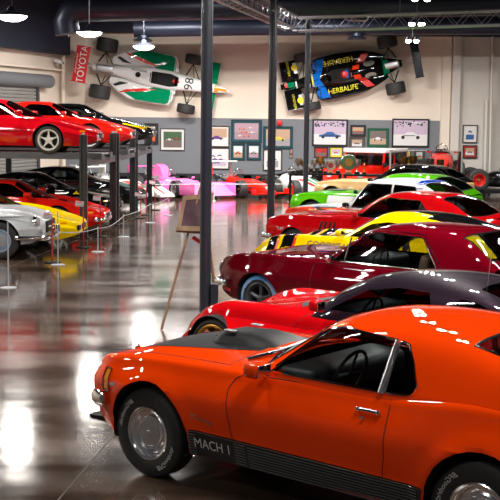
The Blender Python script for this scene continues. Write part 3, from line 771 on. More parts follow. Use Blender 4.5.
# ---- maroon notchback
def build_maroon():
    S = base(M_MAROON, af=-.78, er=.06, R=.325, ra=.355, hubz=.335, letter=('GOODYEAR', M_WTEXT, (.6, 2.6, 4.7)), rim='torq', rimmat=M_GREYAL, sidewall=M_TIREBLUE, rr=.215,
        seatmat=M_TANLEA, seatx=2.05, rearseat=True, tub=(1.1, 2.9), panels=[DOOR(.93, 2.2), HOOD(-.6, .82)],
        zs=[(-.8, .80), (-.45, .90), (0, .94), (.9, .93), (2.2, .92), (2.8, .97), (3.85, .95)],
        gh=dict(zt=[(.85, .97), (1.05, 1.07), (1.45, 1.335), (1.68, 1.41), (2.2, 1.45), (2.7, 1.435), (2.95, 1.37), (3.2, 1.18), (3.45, 1.0)], bow=.14, crown=.05, p=7,
            wr=[(.85, .63), (1.6, .62), (2.8, .62), (3.4, .66)], wb=[(.85, .76), (1.3, .80), (2.8, .81), (3.4, .78)], glass=M_GLASS,
            windows=[('side_window', 'side', [(1.17, .945), (1.54, 1.30), (1.75, 1.335), (2.42, 1.32), (2.50, 1.22), (2.70, .98), (2.66, .945)], None, None),
                     ('windshield', 'top', [(.95, 0), (.97, .4), (1.05, .67), (1.46, .55), (1.46, -.55), (1.05, -.67), (.97, -.4)], lambda c: c.x < 1.7, None),
                     ('rear_window', 'top', [(2.93, -.57), (2.93, .57), (3.34, .62), (3.34, -.62)], lambda c: c.x > 2.2, None)]))
    loc, rz = pose(15.4, 262, 39)
    root, h = make_car('muscle_car', 'dark maroon notchback coupe with tan seats and white lettered front tyres', S, loc, rz)
    b = h['bvh']
    bar('front_bumper', [(-.52, -.88, .50), (-.68, -.86, .50), (-.84, -.76, .49), (-.93, -.5, .48), (-.95, 0, .48), (-.93, .5, .48), (-.84, .76, .49), (-.68, .86, .50), (-.52, .88, .50)], .05, .03, M_CHROME, root)
    for sg, d in ((-1, 'left'), (1, 'right')):
        mirror(root, 1.22, sg*.82, .98, M_CHROME, sg, (.06, .12, .10))
        handle(h, root, 2.0, .84, side=d)
        patch(h, 'side_marker', [(-.66, .38), (-.50, .37), (-.50, .42), (-.66, .43)], d, M_REDTEXT, root, off=.006)
        MB().tube([(1.36+.02*t, sg*(.79-.12*t), .95+.30*t) for t in (0, .5, 1)], [.012]*3, 6).build('vent_post', M_CHROME, root)
        line_on(h, 'drip_rail', [(1.50, 1.325), (1.75, 1.365), (2.42, 1.355), (2.75, 1.00)], d, .007, M_CHROME, root, .004)
        MB().lathe([(.09, 0), (.085, -.02), (.001, -.03)], 24, 'X', (-.80, sg*.62, .66)).build('headlight', M_LENS, root)
    MB().tube([(.84, -.6, .955), (.90, -.5, .99), (.93, -.2, 1.01)], .014, 6).build('cowl_trim', M_CHROME, root)
    MB().box((-.79, 0, .62), (.03, 1.0, .18), bev=.01).build('grille', M_DARK, root)
    return root
build_maroon()

# ---- yellow racing coupe
def build_yellow():
    S = base(M_FYELLOW, af=-1.0, ar=3.9, R=.30, ra=.325, hubz=.30, tw=.26, track=.74, rim='mesh', rimmat=M_GOLD,
        zb=[(-1, .24), (-.6, .14), (3, .16), (3.9, .3)],
        w=[(-1, .70), (-.5, .92), (0, .95), (1.2, .90), (2.4, .96), (3.9, .86)], wbot=[(-1, .62), (-.4, .86), (1.2, .84), (3.9, .78)], zm=[(-1, .40), (3.8, .55)],
        ws=[(-1, .6), (-.5, .78), (0, .80), (2.6, .84), (3.9, .76)],
        zs=[(-1, .48), (-.75, .64), (-.4, .78), (0, .83), (.6, .84), (2.2, .87), (2.8, .93), (3.9, .88)],
        zc=[(-1, .48), (-.7, .60), (0, .72), (.6, .80), (3.3, .96), (3.9, .90)], sr=.14, tub=(.95, 2.4), trim=None, seatz=.36, seatx=1.8,
        gh=dict(zt=[(.55, .80), (.9, .97), (1.3, 1.19), (1.6, 1.27), (2.0, 1.295), (2.4, 1.27), (3.0, 1.13), (3.75, .90)], bow=.2, crown=.06, p=4.5,
            wr=[(.5, .58), (1.6, .54), (2.6, .56), (3.7, .66)], wb=[(.5, .68), (1.3, .76), (2.5, .78), (3.7, .74)], glass=M_SMOKE,
            windows=[('side_window', 'side', [(1.05, .87), (1.4, 1.08), (1.7, 1.13), (2.05, 1.12), (2.2, .95), (2.15, .88)], None, None),
                     ('windshield', 'top', [(.66, 0), (.70, .4), (.85, .62), (1.42, .48), (1.42, -.48), (.85, -.62), (.70, -.4)], lambda c: c.x < 1.6, None)]))
    loc, rz = pose(19.1, 293, 37)
    root, h = make_car('race_coupe', 'low yellow racing coupe with black nose stripes between the maroon and red muscle cars', S, loc, rz)
    patch(h, 'rear_deck', [(2.35, -.48), (2.35, .48), (3.5, .6), (3.5, -.6)], 'top', M_BLACK, root)
    patch(h, 'roof_stripe', [(1.60, -.16), (1.60, .16), (2.34, .30), (2.34, -.30)], 'top', M_BLACK, root)
    patch(h, 'cowl_panel', [(.15, -.30), (.15, .30), (.60, .56), (.60, -.56)], 'top', M_BLACK, root)
    for k, (a0, a1) in enumerate(((-.50, -.32), (-.20, .03))):
        patch(h, 'nose_stripe', None, 'top', M_BLACK, root, step=.04, polys=[[(a0, -.9), (a0, .9), (a1, .9), (a1, -.9)]])
        patch(h, 'stripe_edge', None, 'top', M_REDTEXT, root, step=.04, polys=[[(a1, -.9), (a1, .9), (a1+.05, .9), (a1+.05, -.9)]])
    for sg, d in ((-1, 'left'), (1, 'right')):
        for (a0, a1) in ((-.50, -.32), (-.20, .03)): patch(h, 'nose_stripe', rect(a0, .25, a1, .828), d, M_BLACK, root, off=.004, step=.02)
        patch(h, 'headlight', [(-.92, .50), (-.74, .58), (-.72, .63), (-.9, .56)], d, M_LENS, root, off=.005, step=.03)
        text_decal('sponsor_lettering', 'GOODYEAR', .16, .75, .69, h['bvh'], d, M_BTEXT, root, flipx=(d == 'right'), sx=1.0)
        patch(h, 'side_stripe', [(2.5, .5), (2.7, .5), (2.85, .86), (2.65, .86)], d, M_BLACK, root)
        patch(h, 'side_stripe', [(2.95, .5), (3.1, .5), (3.25, .86), (3.1, .86)], d, M_REDTEXT, root)
        mirror(root, 1.0, sg*.80, .93, M_FYELLOW, sg)
build_yellow()

# ---- red muscle coupe with fender louvres
def build_red_muscle():
    S = base(M_RED, af=-.76, er=.06, R=.32, ra=.345, hubz=.325, tub=(1.3, 2.95), seatx=2.2, panels=[DOOR(1.12, 2.45)], wb=2.74,
        gh=dict(zt=[(1.0, .95), (1.25, 1.09), (1.6, 1.31), (1.85, 1.395), (2.3, 1.43), (2.85, 1.42), (3.15, 1.34), (3.45, 1.15), (3.7, .98)], bow=.16, crown=.05, p=6.5,
            wr=[(1.0, .63), (1.8, .60), (3.0, .60), (3.6, .66)], wb=[(1.0, .76), (1.5, .80), (3.0, .81), (3.6, .78)], glass=M_SMOKE,
            windows=[('side_window', 'side', [(1.40, .945), (1.75, 1.24), (1.95, 1.32), (2.62, 1.30), (2.85, 1.10), (2.95, .96), (2.9, .945)], None, None),
                     ('windshield', 'top', [(1.10, 0), (1.12, .4), (1.2, .66), (1.65, .53), (1.65, -.53), (1.2, -.66), (1.12, -.4)], lambda c: c.x < 1.9, None),
                     ('rear_window', 'top', [(3.05, -.56), (3.05, .56), (3.6, .62), (3.6, -.62)], lambda c: c.x > 2.4, None)]))
    loc, rz = pose(22.2, 296, 37)
    root, h = make_car('muscle_car', 'bright red hardtop muscle car with four dark fender louvres', S, loc, rz)
    for sg, d in ((-1, 'left'), (1, 'right')):
        for k in range(4): patch(h, 'fender_louvre', [(.60+.10*k, .60), (.65+.10*k, .60), (.68+.10*k, .82), (.63+.10*k, .82)], d, M_SATIN, root, off=.008)
        mirror(root, 1.45, sg*.82, .99, M_RED, sg)
        MB().tube([(2.62+.05*t, sg*(.80-.14*t), .95+.32*t) for t in (0, .5, 1)], .02, 6).build('window_post', M_SATIN, root)
        handle(h, root, 2.2, .84, side=d)
        text_decal('fender_badge', '340', .08, -.30, .62, h['bvh'], d, M_CHROME, root, flipx=(d == 'right'), sx=1.6)
    bar('front_bumper', [(-.50, -.87, .46), (-.64, -.86, .46), (-.80, -.74, .45), (-.88, 0, .45), (-.80, .74, .45), (-.64, .86, .46), (-.50, .87, .46)], .05, .03, M_CHROME, root)
build_red_muscle()

# ---- small white over orange-red saloon with blue roof stripe
def build_saloon():
    S = base(M_ORED, af=-.66, ar=3.35, wb=2.42, R=.31, ra=.35, hubz=.32, tw=.2, track=.70, rim='mesh', rimmat=M_GREYAL, trim=M_SATIN,
        w=[(-.66, .72), (-.4, .80), (3.3, .80)], wbot=[(-.66, .66), (-.3, .76), (3.3, .72)], zb=[(-.66, .34), (-.4, .22), (3.3, .26)],
        ws=[(-.66, .70), (-.3, .755), (3.3, .75)], zs=[(-.66, .76), (-.35, .82), (.8, .86), (3.3, .88)], zc=[(-.66, .78), (-.4, .84), (.8, .92), (3.3, .92)],
        sr=.04, tub=(.95, 2.6), seatx=1.7, seatz=.48, roofpaint=M_WHITE,
        gh=dict(zt=[(.72, .90), (.95, 1.06), (1.25, 1.38), (1.42, 1.49), (2.0, 1.53), (2.6, 1.50), (2.85, 1.39), (3.1, 1.10), (3.2, .9)], bow=.10, crown=.05, p=8,
            wr=[(.7, .60), (1.4, .60), (2.6, .60), (3.2, .66)], wb=[(.7, .72), (1.2, .745), (3.2, .74)], glass=M_SMOKE,
            windows=[('side_window', 'side', [(1.08, .90), (1.36, 1.37), (1.45, 1.41), (1.98, 1.41), (1.98, .90)], None, None), ('rear_side_window', 'side', [(2.04, .90), (2.04, 1.41), (2.52, 1.385), (2.72, 1.05), (2.68, .93)], None, None),
                     ('windshield', 'top', [(.82, 0), (.84, .4), (.90, .63), (1.22, .54), (1.22, -.54), (.90, -.63), (.84, -.4)], lambda c: c.x < 1.5, None),
                     ('rear_window', 'top', [(2.72, -.55), (2.72, .55), (3.06, .58), (3.06, -.58)], lambda c: c.x > 2.2, None)]))
    loc, rz = pose(24.9, 307, 36)
    root, h = make_car('saloon_car', 'boxy small saloon, orange red sides under a white bonnet and roof with one blue stripe', S, loc, rz)
    patch(h, 'bonnet_stripe', [(-.64, -.60), (-.64, .66), (.74, .70), (.74, -.68)], 'top', M_WHITE, root)
    patch(h, 'bonnet_vent', [(.10, -.74), (.10, -.50), (.70, -.62), (.70, -.80)], 'top', M_SATIN, root, off=.012)
    patch(h, 'roof_stripe', [(2.52, -.62), (2.52, .62), (2.70, .62), (2.70, -.62)], 'top', M_BLUE, root, off=.004)
    mirror(root, 1.0, -.74, .95, M_SATIN, -1)
    for sg, d in ((-1, 'left'), (1, 'right')): handle(h, root, 1.8, .78, side=d)
build_saloon()

# ---- green coupe with white number panel, tan car behind it
def build_green(name, label, paint_, roofp, d, u, th, hood=None, extra=None, black_top=True):
    S = base(paint_, af=-.72, tub=(1.15, 2.8), trim=M_SATIN, roofpaint=roofp, wb=2.65, ar=3.9, interior=False,
        gh=dict(zt=[(1.1, .97), (1.35, 1.12), (1.7, 1.34), (1.95, 1.43), (2.4, 1.46), (2.9, 1.45), (3.3, 1.36), (3.6, 1.16), (3.85, .97)], bow=.16, crown=.05, p=5.5,
            wr=[(.9, .62), (1.8, .60), (3.0, .60), (3.8, .66)], wb=[(.9, .76), (1.5, .80), (3.0, .81), (3.8, .78)], glass=M_SMOKE,
            windows=[('side_window', 'side', [(1.50, .945), (1.86, 1.29), (2.05, 1.34), (2.75, 1.33), (3.05, 1.08), (3.05, .96), (2.9, .945)], None, None),
                     ('windshield', 'top', [(1.2, 0), (1.22, .4), (1.3, .66), (1.75, .53), (1.75, -.53), (1.3, -.66), (1.22, -.4)], lambda c: c.x < 2.0, None),
                     ('rear_window', 'top', [(3.2, -.54), (3.2, .54), (3.7, .62), (3.7, -.62)], lambda c: c.x > 2.4, None)]))
    loc, rz = pose(d, u, th)
    root, h = make_car(name, label, S, loc, rz)
    if extra: extra(root, h)
    for sg, dd in ((-1, 'left'), (1, 'right')): mirror(root, 1.3, sg*.82, .99, M_SATIN, sg)
def gx(root, h):
    for sg, d in ((-1, 'left'), (1, 'right')):
        patch(h, 'number_panel', [(.45, .45), (.45, .86), (2.3, .86), (2.3, .45)], d, M_WHITE, root)
        text_decal('race_number', '12', .40, 1.6, .66, h['bvh'], d, M_BLKTEXT, root, flipx=(d == 'right'), off=.007)
    patch(h, 'bonnet_scoop', [(.1, -.30), (.1, .30), (.6, .34), (.6, -.34)], 'top', M_SATIN, root, off=.02)
build_green('race_coupe', 'bright green racing coupe with a white number panel on its flank', M_GREEN, M_GREEN, 28.9, 313, 34, extra=gx)
def tx(root, h):
    patch(h, 'bonnet_scoop', [(.2, -.25), (.2, .25), (.7, .3), (.7, -.3)], 'top', M_SATIN, root, off=.03)
build_green('muscle_car', 'tan coupe with black bonnet vent, farthest road car of the right row', M_TAN, M_BLACK, 34.8, 333, 34, extra=tx)

# ================================================================ LEFT ROW OF CARS (noses point to the right)
def ferrari(name, label, paint_, X, Y, z=0, wedge=False, roofp=None, rim='star5', extra=None, near=1, lights=True, glass=None, interior=True):
    S = base(paint_, af=-1.08, ar=3.45, wb=2.5, R=.32, ra=.36, hubz=.33, tw=.22, track=.76, rim=rim, rimmat=M_WRIM, rr=.235, near=near, rhd=False,
        zb=[(-1.08, .28), (-.6, .17), (3, .18), (3.45, .3)],
        w=[(-1.08, .62), (-.85, .80), (-.4, .90), (1.2, .92), (2.4, .94), (3.45, .86)], wbot=[(-1.08, .56), (-.8, .74), (-.4, .84), (3.45, .80)], zm=[(-1, .42), (0, .5), (3.4, .6)],
        ws=[(-1.08, .56), (-.8, .70), (-.3, .78), (2.6, .84), (3.45, .78)],
        zs=[(-1.08, .52), (-.8, .60), (-.4, .71), (0, .80), (.4, .845), (1, .85), (2.4, .90), (3.45, .88)],
        zc=[(-1.08, .52), (-.8, .58), (-.4, .66), (0, .74), (.35, .80), (3.3, .95), (3.45, .90)], sr=.10, crown=1.8, tub=(.70, 2.1), trim=None, seatz=.36, seatx=1.45, roofpaint=roofp or paint_,
        panels=[('door', 'side', [(.50, .24), (.49, .5), (.50, .78), (.60, .83), (1.75, .86), (1.85, .6), (1.75, .24)], (-1, 1))], interior=interior,
        gh=dict(zt=[(-.10, .74), (.15, .80), (.45, .93), (.8, 1.10), (1.02, 1.20), (1.2, 1.235), (1.6, 1.245), (2.0, 1.20), (2.6, 1.04), (3.1, .92)], bow=.34, crown=.05, p=6,
            wr=[(.1, .58), (1.1, .54), (1.8, .56), (3.0, .7)], wb=[(.1, .66), (.6, .78), (2.0, .80), (3.0, .78)], glass=glass or M_SMOKE,
            windows=[('side_window', 'side', [(.66, .865), (1.10, 1.14), (1.3, 1.17), (1.62, 1.165), (1.85, .95), (1.82, .875)], None, None),
                     ('windshield', 'top', [(.06, 0), (.14, .3), (.52, .66), (1.04, .49), (1.04, -.49), (.52, -.66), (.14, -.3)], lambda c: c.x < 1.2, None)]))
    root, h = make_car(name, label, S, (X, Y, z), PI)
    for sg, d in ((-1, 'left'), (1, 'right')):
        if paint_ is not M_FYELLOW: mirror(root, .66, sg*.84, .93, paint_, sg, (.16, .16, .11))
        patch(h, 'side_marker', rect(-.82, .50, -.70, .54), d, M_AMBER, root, off=.006)
        line_on(h, 'side_crease', [(-.35+.95, .52), (2.1, .50)], d, .006, M_LINE, root, 0)
        handle(h, root, 1.6, .80, m=paint_, side=d, L=.12)
        if lights: MB().box((-1.07, sg*.42, .40), (.05, .26, .09), bev=.02).build('headlight', M_LENS, root)
    MB().box((-1.08, 0, .42), (.03, .5, .12), bev=.01).build('grille', M_DARK, root)
    if extra: extra(root, h)
    return root
LIFT_Z = 1.88
c1 = ferrari('sports_car', 'scarlet sports car with white star wheels, raised on the nearest lift', M_ROSSO, -4.63, 27.2, LIFT_Z)
for o in c1.children:
    if o.name.startswith('wheel') and 'well' not in o.name:
        pass
def yel_line(root, h): pass
ferrari('sports_car', 'vermilion sports car raised on the second lift, behind the scarlet one', M_CORSA, -4.25, 31.1, LIFT_Z, lights=True)
def stripe(root, h):
    patch(h, 'bonnet_stripe', rect(-1.0, -.08, .1, .08), 'top', M_FYELLOW, root)
    for d in ('left', 'right'): patch(h, 'side_stripe', [(-.9, .50), (-.2, .64), (-.2, .68), (-.9, .55)], d, M_FYELLOW, root)
ferrari('sports_car', 'black sports car with a yellow stripe raised on the farthest lift', M_BLACK, -4.0, 34.9, LIFT_Z, extra=stripe)
def popup(root, h):
    bar('front_bumper', [(-.86, -.84, .36), (-1.0, -.70, .35), (-1.12, -.3, .35), (-1.12, .3, .35), (-1.0, .70, .35), (-.86, .84, .36)], .045, .025, M_CHROME, root)
ferrari('sports_car', 'scarlet wedge sports car parked on the floor under the nearest lift', M_CORSA, -4.48, 27.4, 0, extra=popup, rim='five')
def yell(root, h):
    MB().box((-1.06, .52, .42), (.06, .26, .11), bev=.02).build('fog_lamp', M_DARK, root)
    line_on(h, 'lid_line', [(-.95, .55), (-.5, .62), (.3, .60)], 'top', .006, M_LINE, root)
ferrari('sports_car', 'golden yellow sports car parked between the silver roadster and the nearest lift', M_FYELLOW, -4.66, 24.6, 0, extra=yell, rim='five', lights=False)
def badge(root, h):
    patch(h, 'shield_badge', [(-.05, .62), (.06, .62), (.09, .70), (0, .78), (-.09, .70)], 'right', M_YELLOW, root, off=.008)
ferrari('sports_car', 'black sports car with red seats parked under the second lift', M_BLACK, -4.6, 31.1, 0, extra=badge, rim='star5', glass=M_GLASS)
for o in bpy.data.objects:
    if o.name.startswith('seat') and o.parent and o.parent.get('label', '').startswith('black sports car with red seats'): o.data.materials[0] = M_REDLEA
def teal(root, h):
    patch(h, 'bonnet_panel', [(-.75, -.4), (-.75, .4), (-.1, .45), (-.1, -.45)], 'top', M_TEAL, root, off=.02)
    bar('front_bumper', [(-.86, -.84, .40), (-1.0, -.70, .38), (-1.13, -.3, .38), (-1.13, .3, .38), (-1.0, .70, .38), (-.86, .84, .40)], .06, .03, M_STEEL, root)
ferrari('sports_car', 'black sports car with teal bonnet panel parked under the farthest lift', M_BLACK, -4.3, 34.9, 0, extra=teal, rim='five')

# ---- silver roadster of the fifties
def build_silver():
    S = base(M_SILVER, af=-.82, ar=3.5, wb=2.4, R=.36, ra=.405, hubz=.365, tw=.19, track=.74, rim='dish', rimmat=mat('painted_wheel', srgb(150, 165, 185), rough=.3, coat=.6), rr=.215, near=1,
        zb=[(-.82, .40), (-.5, .28), (3, .26), (3.5, .36)],
        w=[(-.82, .62), (-.6, .80), (-.3, .87), (0, .895), (1.2, .87), (2.4, .90), (3.5, .70)], wbot=[(-.82, .55), (-.5, .76), (0, .82), (3.5, .6)], zm=[(-.8, .60), (0, .60), (3.4, .6)],
        ws=[(-.82, .56), (-.6, .68), (-.3, .74), (.5, .76), (2.6, .76), (3.5, .56)],
        zs=[(-.82, .74), (-.6, .86), (-.3, .93), (0, .95), (.6, .90), (1.2, .88), (2.4, .92), (3.5, .72)],
        zc=[(-.82, .66), (-.6, .80), (-.3, .90), (.3, .99), (.9, 1.02), (3.0, .95), (3.5, .74)], sr=.17, crown=2.6, tub=(1.05, 2.2), seatx=1.8, seatz=.5, trim=M_CHROME, flare=.03,
        gh=dict(zt=[(.90, 1.02), (1.05, 1.12), (1.3, 1.28), (1.6, 1.33), (2.0, 1.30), (2.5, 1.12), (2.9, .96)], bow=.2, crown=.06, p=4,
            wr=[(.9, .5), (1.6, .48), (2.9, .5)], wb=[(.9, .60), (1.6, .66), (2.9, .6)], glass=M_SMOKE, windows=[
            ('side_window', 'side', [(1.30, 1.0), (1.42, 1.16), (1.6, 1.21), (1.9, 1.18), (2.05, 1.0)], None, None),
            ('windshield', 'top', [(.98, 0), (1.02, .3), (1.12, .5), (1.34, .42), (1.34, -.42), (1.12, -.5), (1.02, -.3)], lambda c: c.x < 1.6, None)]))
    root, h = make_car('roadster', 'silver fifties sports car with pale blue dish wheels at the left edge', S, (-4.79, 22.68, 0), PI)
    for sg, d in ((-1, 'left'), (1, 'right')):
        # bar over each arch
        rows = []
        for q in np.linspace(0, 1, 10):
            x = -.52 + q*.95; w = .035*math.sin(PI*min(1, q*1.0+.02))**.6; row = []
            for a in np.linspace(0, PI, 7):
                p = proj_pt(h['bvh'], d, x, .83 + .03*math.cos(a)*math.sin(PI*q)**.5, 0) or Vector((x, sg*.88, .83))
                row.append((p.x, p.y + sg*.05*math.sin(a)*math.sin(PI*q)**.5, p.z))
            rows.append(row)
        MB().grid(rows).build('arch_brow', M_SILVER, root)
        MB().lathe([(.10, .02), (.105, -.02), (.09, -.06), (.05, -.085), (.001, -.09)], 28, 'X', (-.66, sg*.66, .72)).build('headlight', M_LENS, root)
        MB().lathe([(.115, .03), (.12, -.02), (.105, -.035)], 28, 'X', (-.66, sg*.66, .72)).build('headlight_bezel', M_CHROME, root)
        MB().lathe([(.05, .0), (.045, -.04), (.001, -.05)], 20, 'X', (-.76, sg*.66, .54)).build('fog_lamp', M_LENS, root)
        MB().box((-.93, sg*.28, .46), (.09, .06, .24), bev=.025).build('bumper_guard', M_CHROME, root)
        line_on(h, 'sill_trim', [(.46, .34), (1.9, .34)], d, .012, M_CHROME, root, .004)
    bar('front_bumper', [(-.30, -.90, .42), (-.62, -.88, .42), (-.80, -.76, .41), (-.93, -.4, .40), (-.95, 0, .40), (-.93, .4, .40), (-.80, .76, .41), (-.62, .88, .42), (-.30, .90, .42)], .045, .035, M_CHROME, root)
    g = MB().box((-.83, 0, .60), (.04, .9, .22), bev=.018).build('grille', M_DARK, root)
    MB().lathe([(.085, 0), (.09, .02), (.07, .02)], 20, 'X', (-.86, 0, .60)).tube([(-.86, -.42, .60), (-.86, .42, .60)], .016, 6).build('grille_star', M_CHROME, g)
build_silver()

# ================================================================ LIFTS
def lift(y0, y1, x0r, label, px0, px1):
    """a parking lift: one runway pair and a deck along X between y0 and y1; the end cross beam carries it"""
    t = thing('car_lift', label, 'car lift', ((px0+px1)/2, (y0+y1)/2, 0), 0, 'parking lifts of the left row'); ox, oy = (px0+px1)/2, (y0+y1)/2
    L = 4.6; z = LIFT_Z
    for s in (-1, 1):
        cy = (y0+y1)/2 + s*.80 - oy
        mb = MB().box((-L/2+.2, cy, z-.05), (L, .48, .10)).box((-L/2+.2, cy+s*.0-.26, z-.045), (L, .03, .15))
        for k in range(60): mb.box((-L+.25+k*L/60, cy-.278, z-.05), (.028, .008, .075))
        mb.build('runway', M_LIFTS if s > 0 else M_LIFTS, t, 0)
    MB().box((-L/2+.2, 0, z-.02), (L, .9, .03)).build('centre_deck', M_LIFT, t, 0)
    for (px, py) in ((px0, y0), (px1, y1)):
        p = MB().box((px-ox, py-oy, 1.165), (.17, .12, 2.33)).box((px-ox-.05, py-oy-.07, 1.165), (.03, .04, 2.33)).box((px-ox+.05, py-oy-.07, 1.165), (.03, .04, 2.33)).build('post', M_LIFT, t, 0)
        MB().box((px-ox, py-oy, .01), (.34, .20, .02)).build('base_plate', M_LIFT, p, 0)
        MB().cyl((px-ox, py-oy, 2.33), (px-ox, py-oy, 2.38), .03, 10).build('post_bolt', M_STEEL, p)
        q = MB().box((px-ox-L+.1, py-oy, 1.165), (.17, .12, 2.33)).build('post', M_LIFT, t, 0)
        MB().box((px-ox-L+.1, py-oy, .01), (.34, .20, .02)).build('base_plate', M_LIFT, q, 0)
    for xx in (0, -L+.1):
        a, b = Vector((px0-ox+xx, y0-oy+.07, z-.18)), Vector((px1-ox+xx, y1-oy-.07, z-.18)); c = (a+b)/2; d = b-a
        bm_ = MB().box((0, 0, 0), (.14, d.length, .16), Matrix.Rotation(math.atan2(-d.x, d.y), 3, 'Z')); bm_.v = [tuple(Vector(v)+c) for v in bm_.v]
        bm_.build('cross_beam', M_LIFTS, t, 0)
lift(25.85, 29.15, 0, 'dark steel parking lift holding up the scarlet sports car', -3.76, -3.49)
lift(29.40, 32.75, 0, 'dark steel parking lift holding up the vermilion sports car', -3.45, -3.36)
lift(33.05, 36.8, 0, 'dark steel parking lift holding up the black sports car with the yellow stripe', -3.33, -3.24)

# ================================================================ OPEN WHEEL RACE CARS
def loftse(st, n=24, p=2.6):
    """stations (x, half width, z0, z1[, y centre]); superellipse rings"""
    rows = []
    for s in st:
        x, hw, z0, z1 = s[:4]; cy = s[4] if len(s) > 4 else 0; zc = (z0+z1)/2; hh = (z1-z0)/2; row = []
        for k in range(n):
            a = 2*PI*k/n; c, sn = math.cos(a), math.sin(a)
            row.append((x, cy + hw*math.copysign(abs(c)**(2/p), c), zc + hh*math.copysign(abs(sn)**(2/p), sn)))
        rows.append(row)
    return MB().grid(rows, close_u=True, cap=True)
def dense(st, k=5):
    fs = [pchip([(s[0], s[i]) for s in st]) for i in range(1, len(st[0]))]; out = []
    for i in range(len(st)-1):
        for j in range(k + (1 if i == len(st)-2 else 0)): x = st[i][0]+(st[i+1][0]-st[i][0])*j/k; out.append((x, *[f(x) for f in fs]))
    return out
def open_wheel(name, label, S, mtx, group=None):
    root = thing(name, label, 'race car', (0, 0, 0), 0, group); root.matrix_world = mtx
    P = S['paint']; st = dense(S['tub']); tubm = loftse(st, 28, S.get('p', 3)); tub = tubm.build('body', [P, M_DARK], root)
    bms = []
    def tobm(mb): me = bpy.data.meshes.new('t'); me.from_pydata(mb.v, [], mb.f); b = bmesh.new(); b.from_mesh(me); bpy.data.meshes.remove(me); return b
    bms.append(tobm(tubm))
    if S.get('pods'):
        for s in (-1, 1):
            pm = loftse(dense([(q[0], q[1], q[2], q[3], s*q[4]) for q in S['pods']]), 24, S.get('podp', 5)); pm.build('side_pod', S.get('podpaint', P), root); bms.append(tobm(pm))
    if S.get('cover'): cm = loftse(dense(S['cover']), 20, 2.4); cm.build('engine_cover', S.get('coverpaint', P), root); bms.append(tobm(cm))
    h = dict(bvh=bvh_of(*bms))
    wb = S['wb']; R, tw, Rr, twr = S['R'], S['tw'], S['Rr'], S['twr']; tf, tr = S['tf'], S['tr']
    for ax, tk, r_, w_, in ((0, tf, R, tw), (wb, tr, Rr, twr)):
        for s in (-1, 1):
            t = wheel(root, ax, s*tk, r_, w_, 'slick', s, rr=r_*.56, rimmat=S.get('rim', M_GOLD))
            if S.get('zoff'): t.location.z += S['zoff']
            zin = r_; yi = S.get('armin', .22)
            for dx, zz in ((-.32, .06), (-.12, .06), (.25, .05), (-.3, -.10), (.22, -.10)):
                MB().tube([(ax+dx, s*yi, zin+zz), (ax, s*(tk-w_*.5), zin+zz*.8)], S.get('armr', .014), 6).build('suspension_arm', S.get('arm', M_SATIN), root)
    # cockpit
    c0, c1, cw, cz = S['cockpit']
    patch(h, 'cockpit_opening', [(c0, -cw*.7), (c0+(c1-c0)*.3, -cw), (c1, -cw*.9), (c1, cw*.9), (c0+(c1-c0)*.3, cw), (c0, cw*.7)], 'top', M_DARK, root, off=.006)
    MB().box((c1-.12, 0, cz), (.14, cw*1.3, .22), bev=.05).build('head_rest', S.get('seat', M_SATIN), root)
    MB().tube([(c1+.05, -cw*.8, cz-.05), (c1+.02, -cw*.6, cz+.22), (c1+.02, 0, cz+.30), (c1+.02, cw*.6, cz+.22), (c1+.05, cw*.8, cz-.05)], .018, 8).build('roll_hoop', S.get('hoop', M_CHROME), root)
    pts = [(c0+.28 + .02*math.sin(a), .11*math.cos(a), cz-.02+.09*math.sin(a)) for a in np.linspace(0, 2*PI, 17)[:-1]]
    MB().tube(pts, .012, 6, closed=True).build('steering_wheel', M_SATIN, root)
    MB().prism([(c0-.06, cz-.08), (c0+.10, cz+.10), (c0+.11, cz+.10), (c0-.02, cz-.08)], -cw*.6, cw*.6).build('wind_screen', M_SMOKE, root)
    for s in (-1, 1): MB().box((c0+.05, s*(cw+.18), cz+.02), (.06, .12, .07), bev=.02).tube([(c0+.05, s*cw, cz-.08), (c0+.05, s*(cw+.15), cz)], .008, 5).build('mirror', P, root)
    # wings
    if S.get('fw'):
        x0, x1, y0, y1, z, m = S['fw']
        for s in (-1, 1):
            w = MB().box(((x0+x1)/2, s*(y0+y1)/2, z), (x1-x0, y1-y0, .035), bev=.012).build('front_wing', m, root)
            MB().box(((x0+x1)/2, s*y1, z+.05), (x1-x0+.06, .02, .20), bev=.006).build('end_plate', S.get('plate', m), w)
    if S.get('rw'):
        x, ch, hs, z, m = S['rw']
        w = MB().box((x, 0, z), (ch, hs*2, .05), bev=.02).build('rear_wing', m, root)
        for s in (-1, 1): MB().box((x, s*hs, z-.08), (ch*1.15, .025, .32), bev=.006).build('end_plate', S.get('rplate', m), w)
        for s in (-1, 1): MB().tube([(x-.25, s*.08, z-.45), (x, s*.08, z)], .02, 6).build('wing_strut', M_STEEL, w)
    # engine and exhausts
    if S.get('engine'):
        e0, e1, ez = S['engine']; e = MB().box(((e0+e1)/2, 0, ez-.12), (e1-e0, .5, .3), bev=.05)
        for k in range(4):
            for s in (-1, 1): e.lathe([(.035, 0), (.045, .12), (.03, .12)], 12, c=(e0+.12+k*(e1-e0-.2)/3.3, s*.12, ez+.02))
        e.build('engine', M_STEEL, root)
        for s in (-1, 1): MB().tube([(e0+.1, s*.26, ez-.1), (e0+.4, s*.34, ez-.05), (e1+.1, s*.2, ez), (e1+.6, s*.14, ez+.02)], .045, 8).build('exhaust_pipe', M_CHROME, root)
    MB().box((wb-.12, 0, Rr+.0), (.8, .28, .3), bev=.06).build('gearbox', M_STEEL, root)
    if S.get('extra'): S['extra'](root, h)
    for b in bms: b.free()
    return root
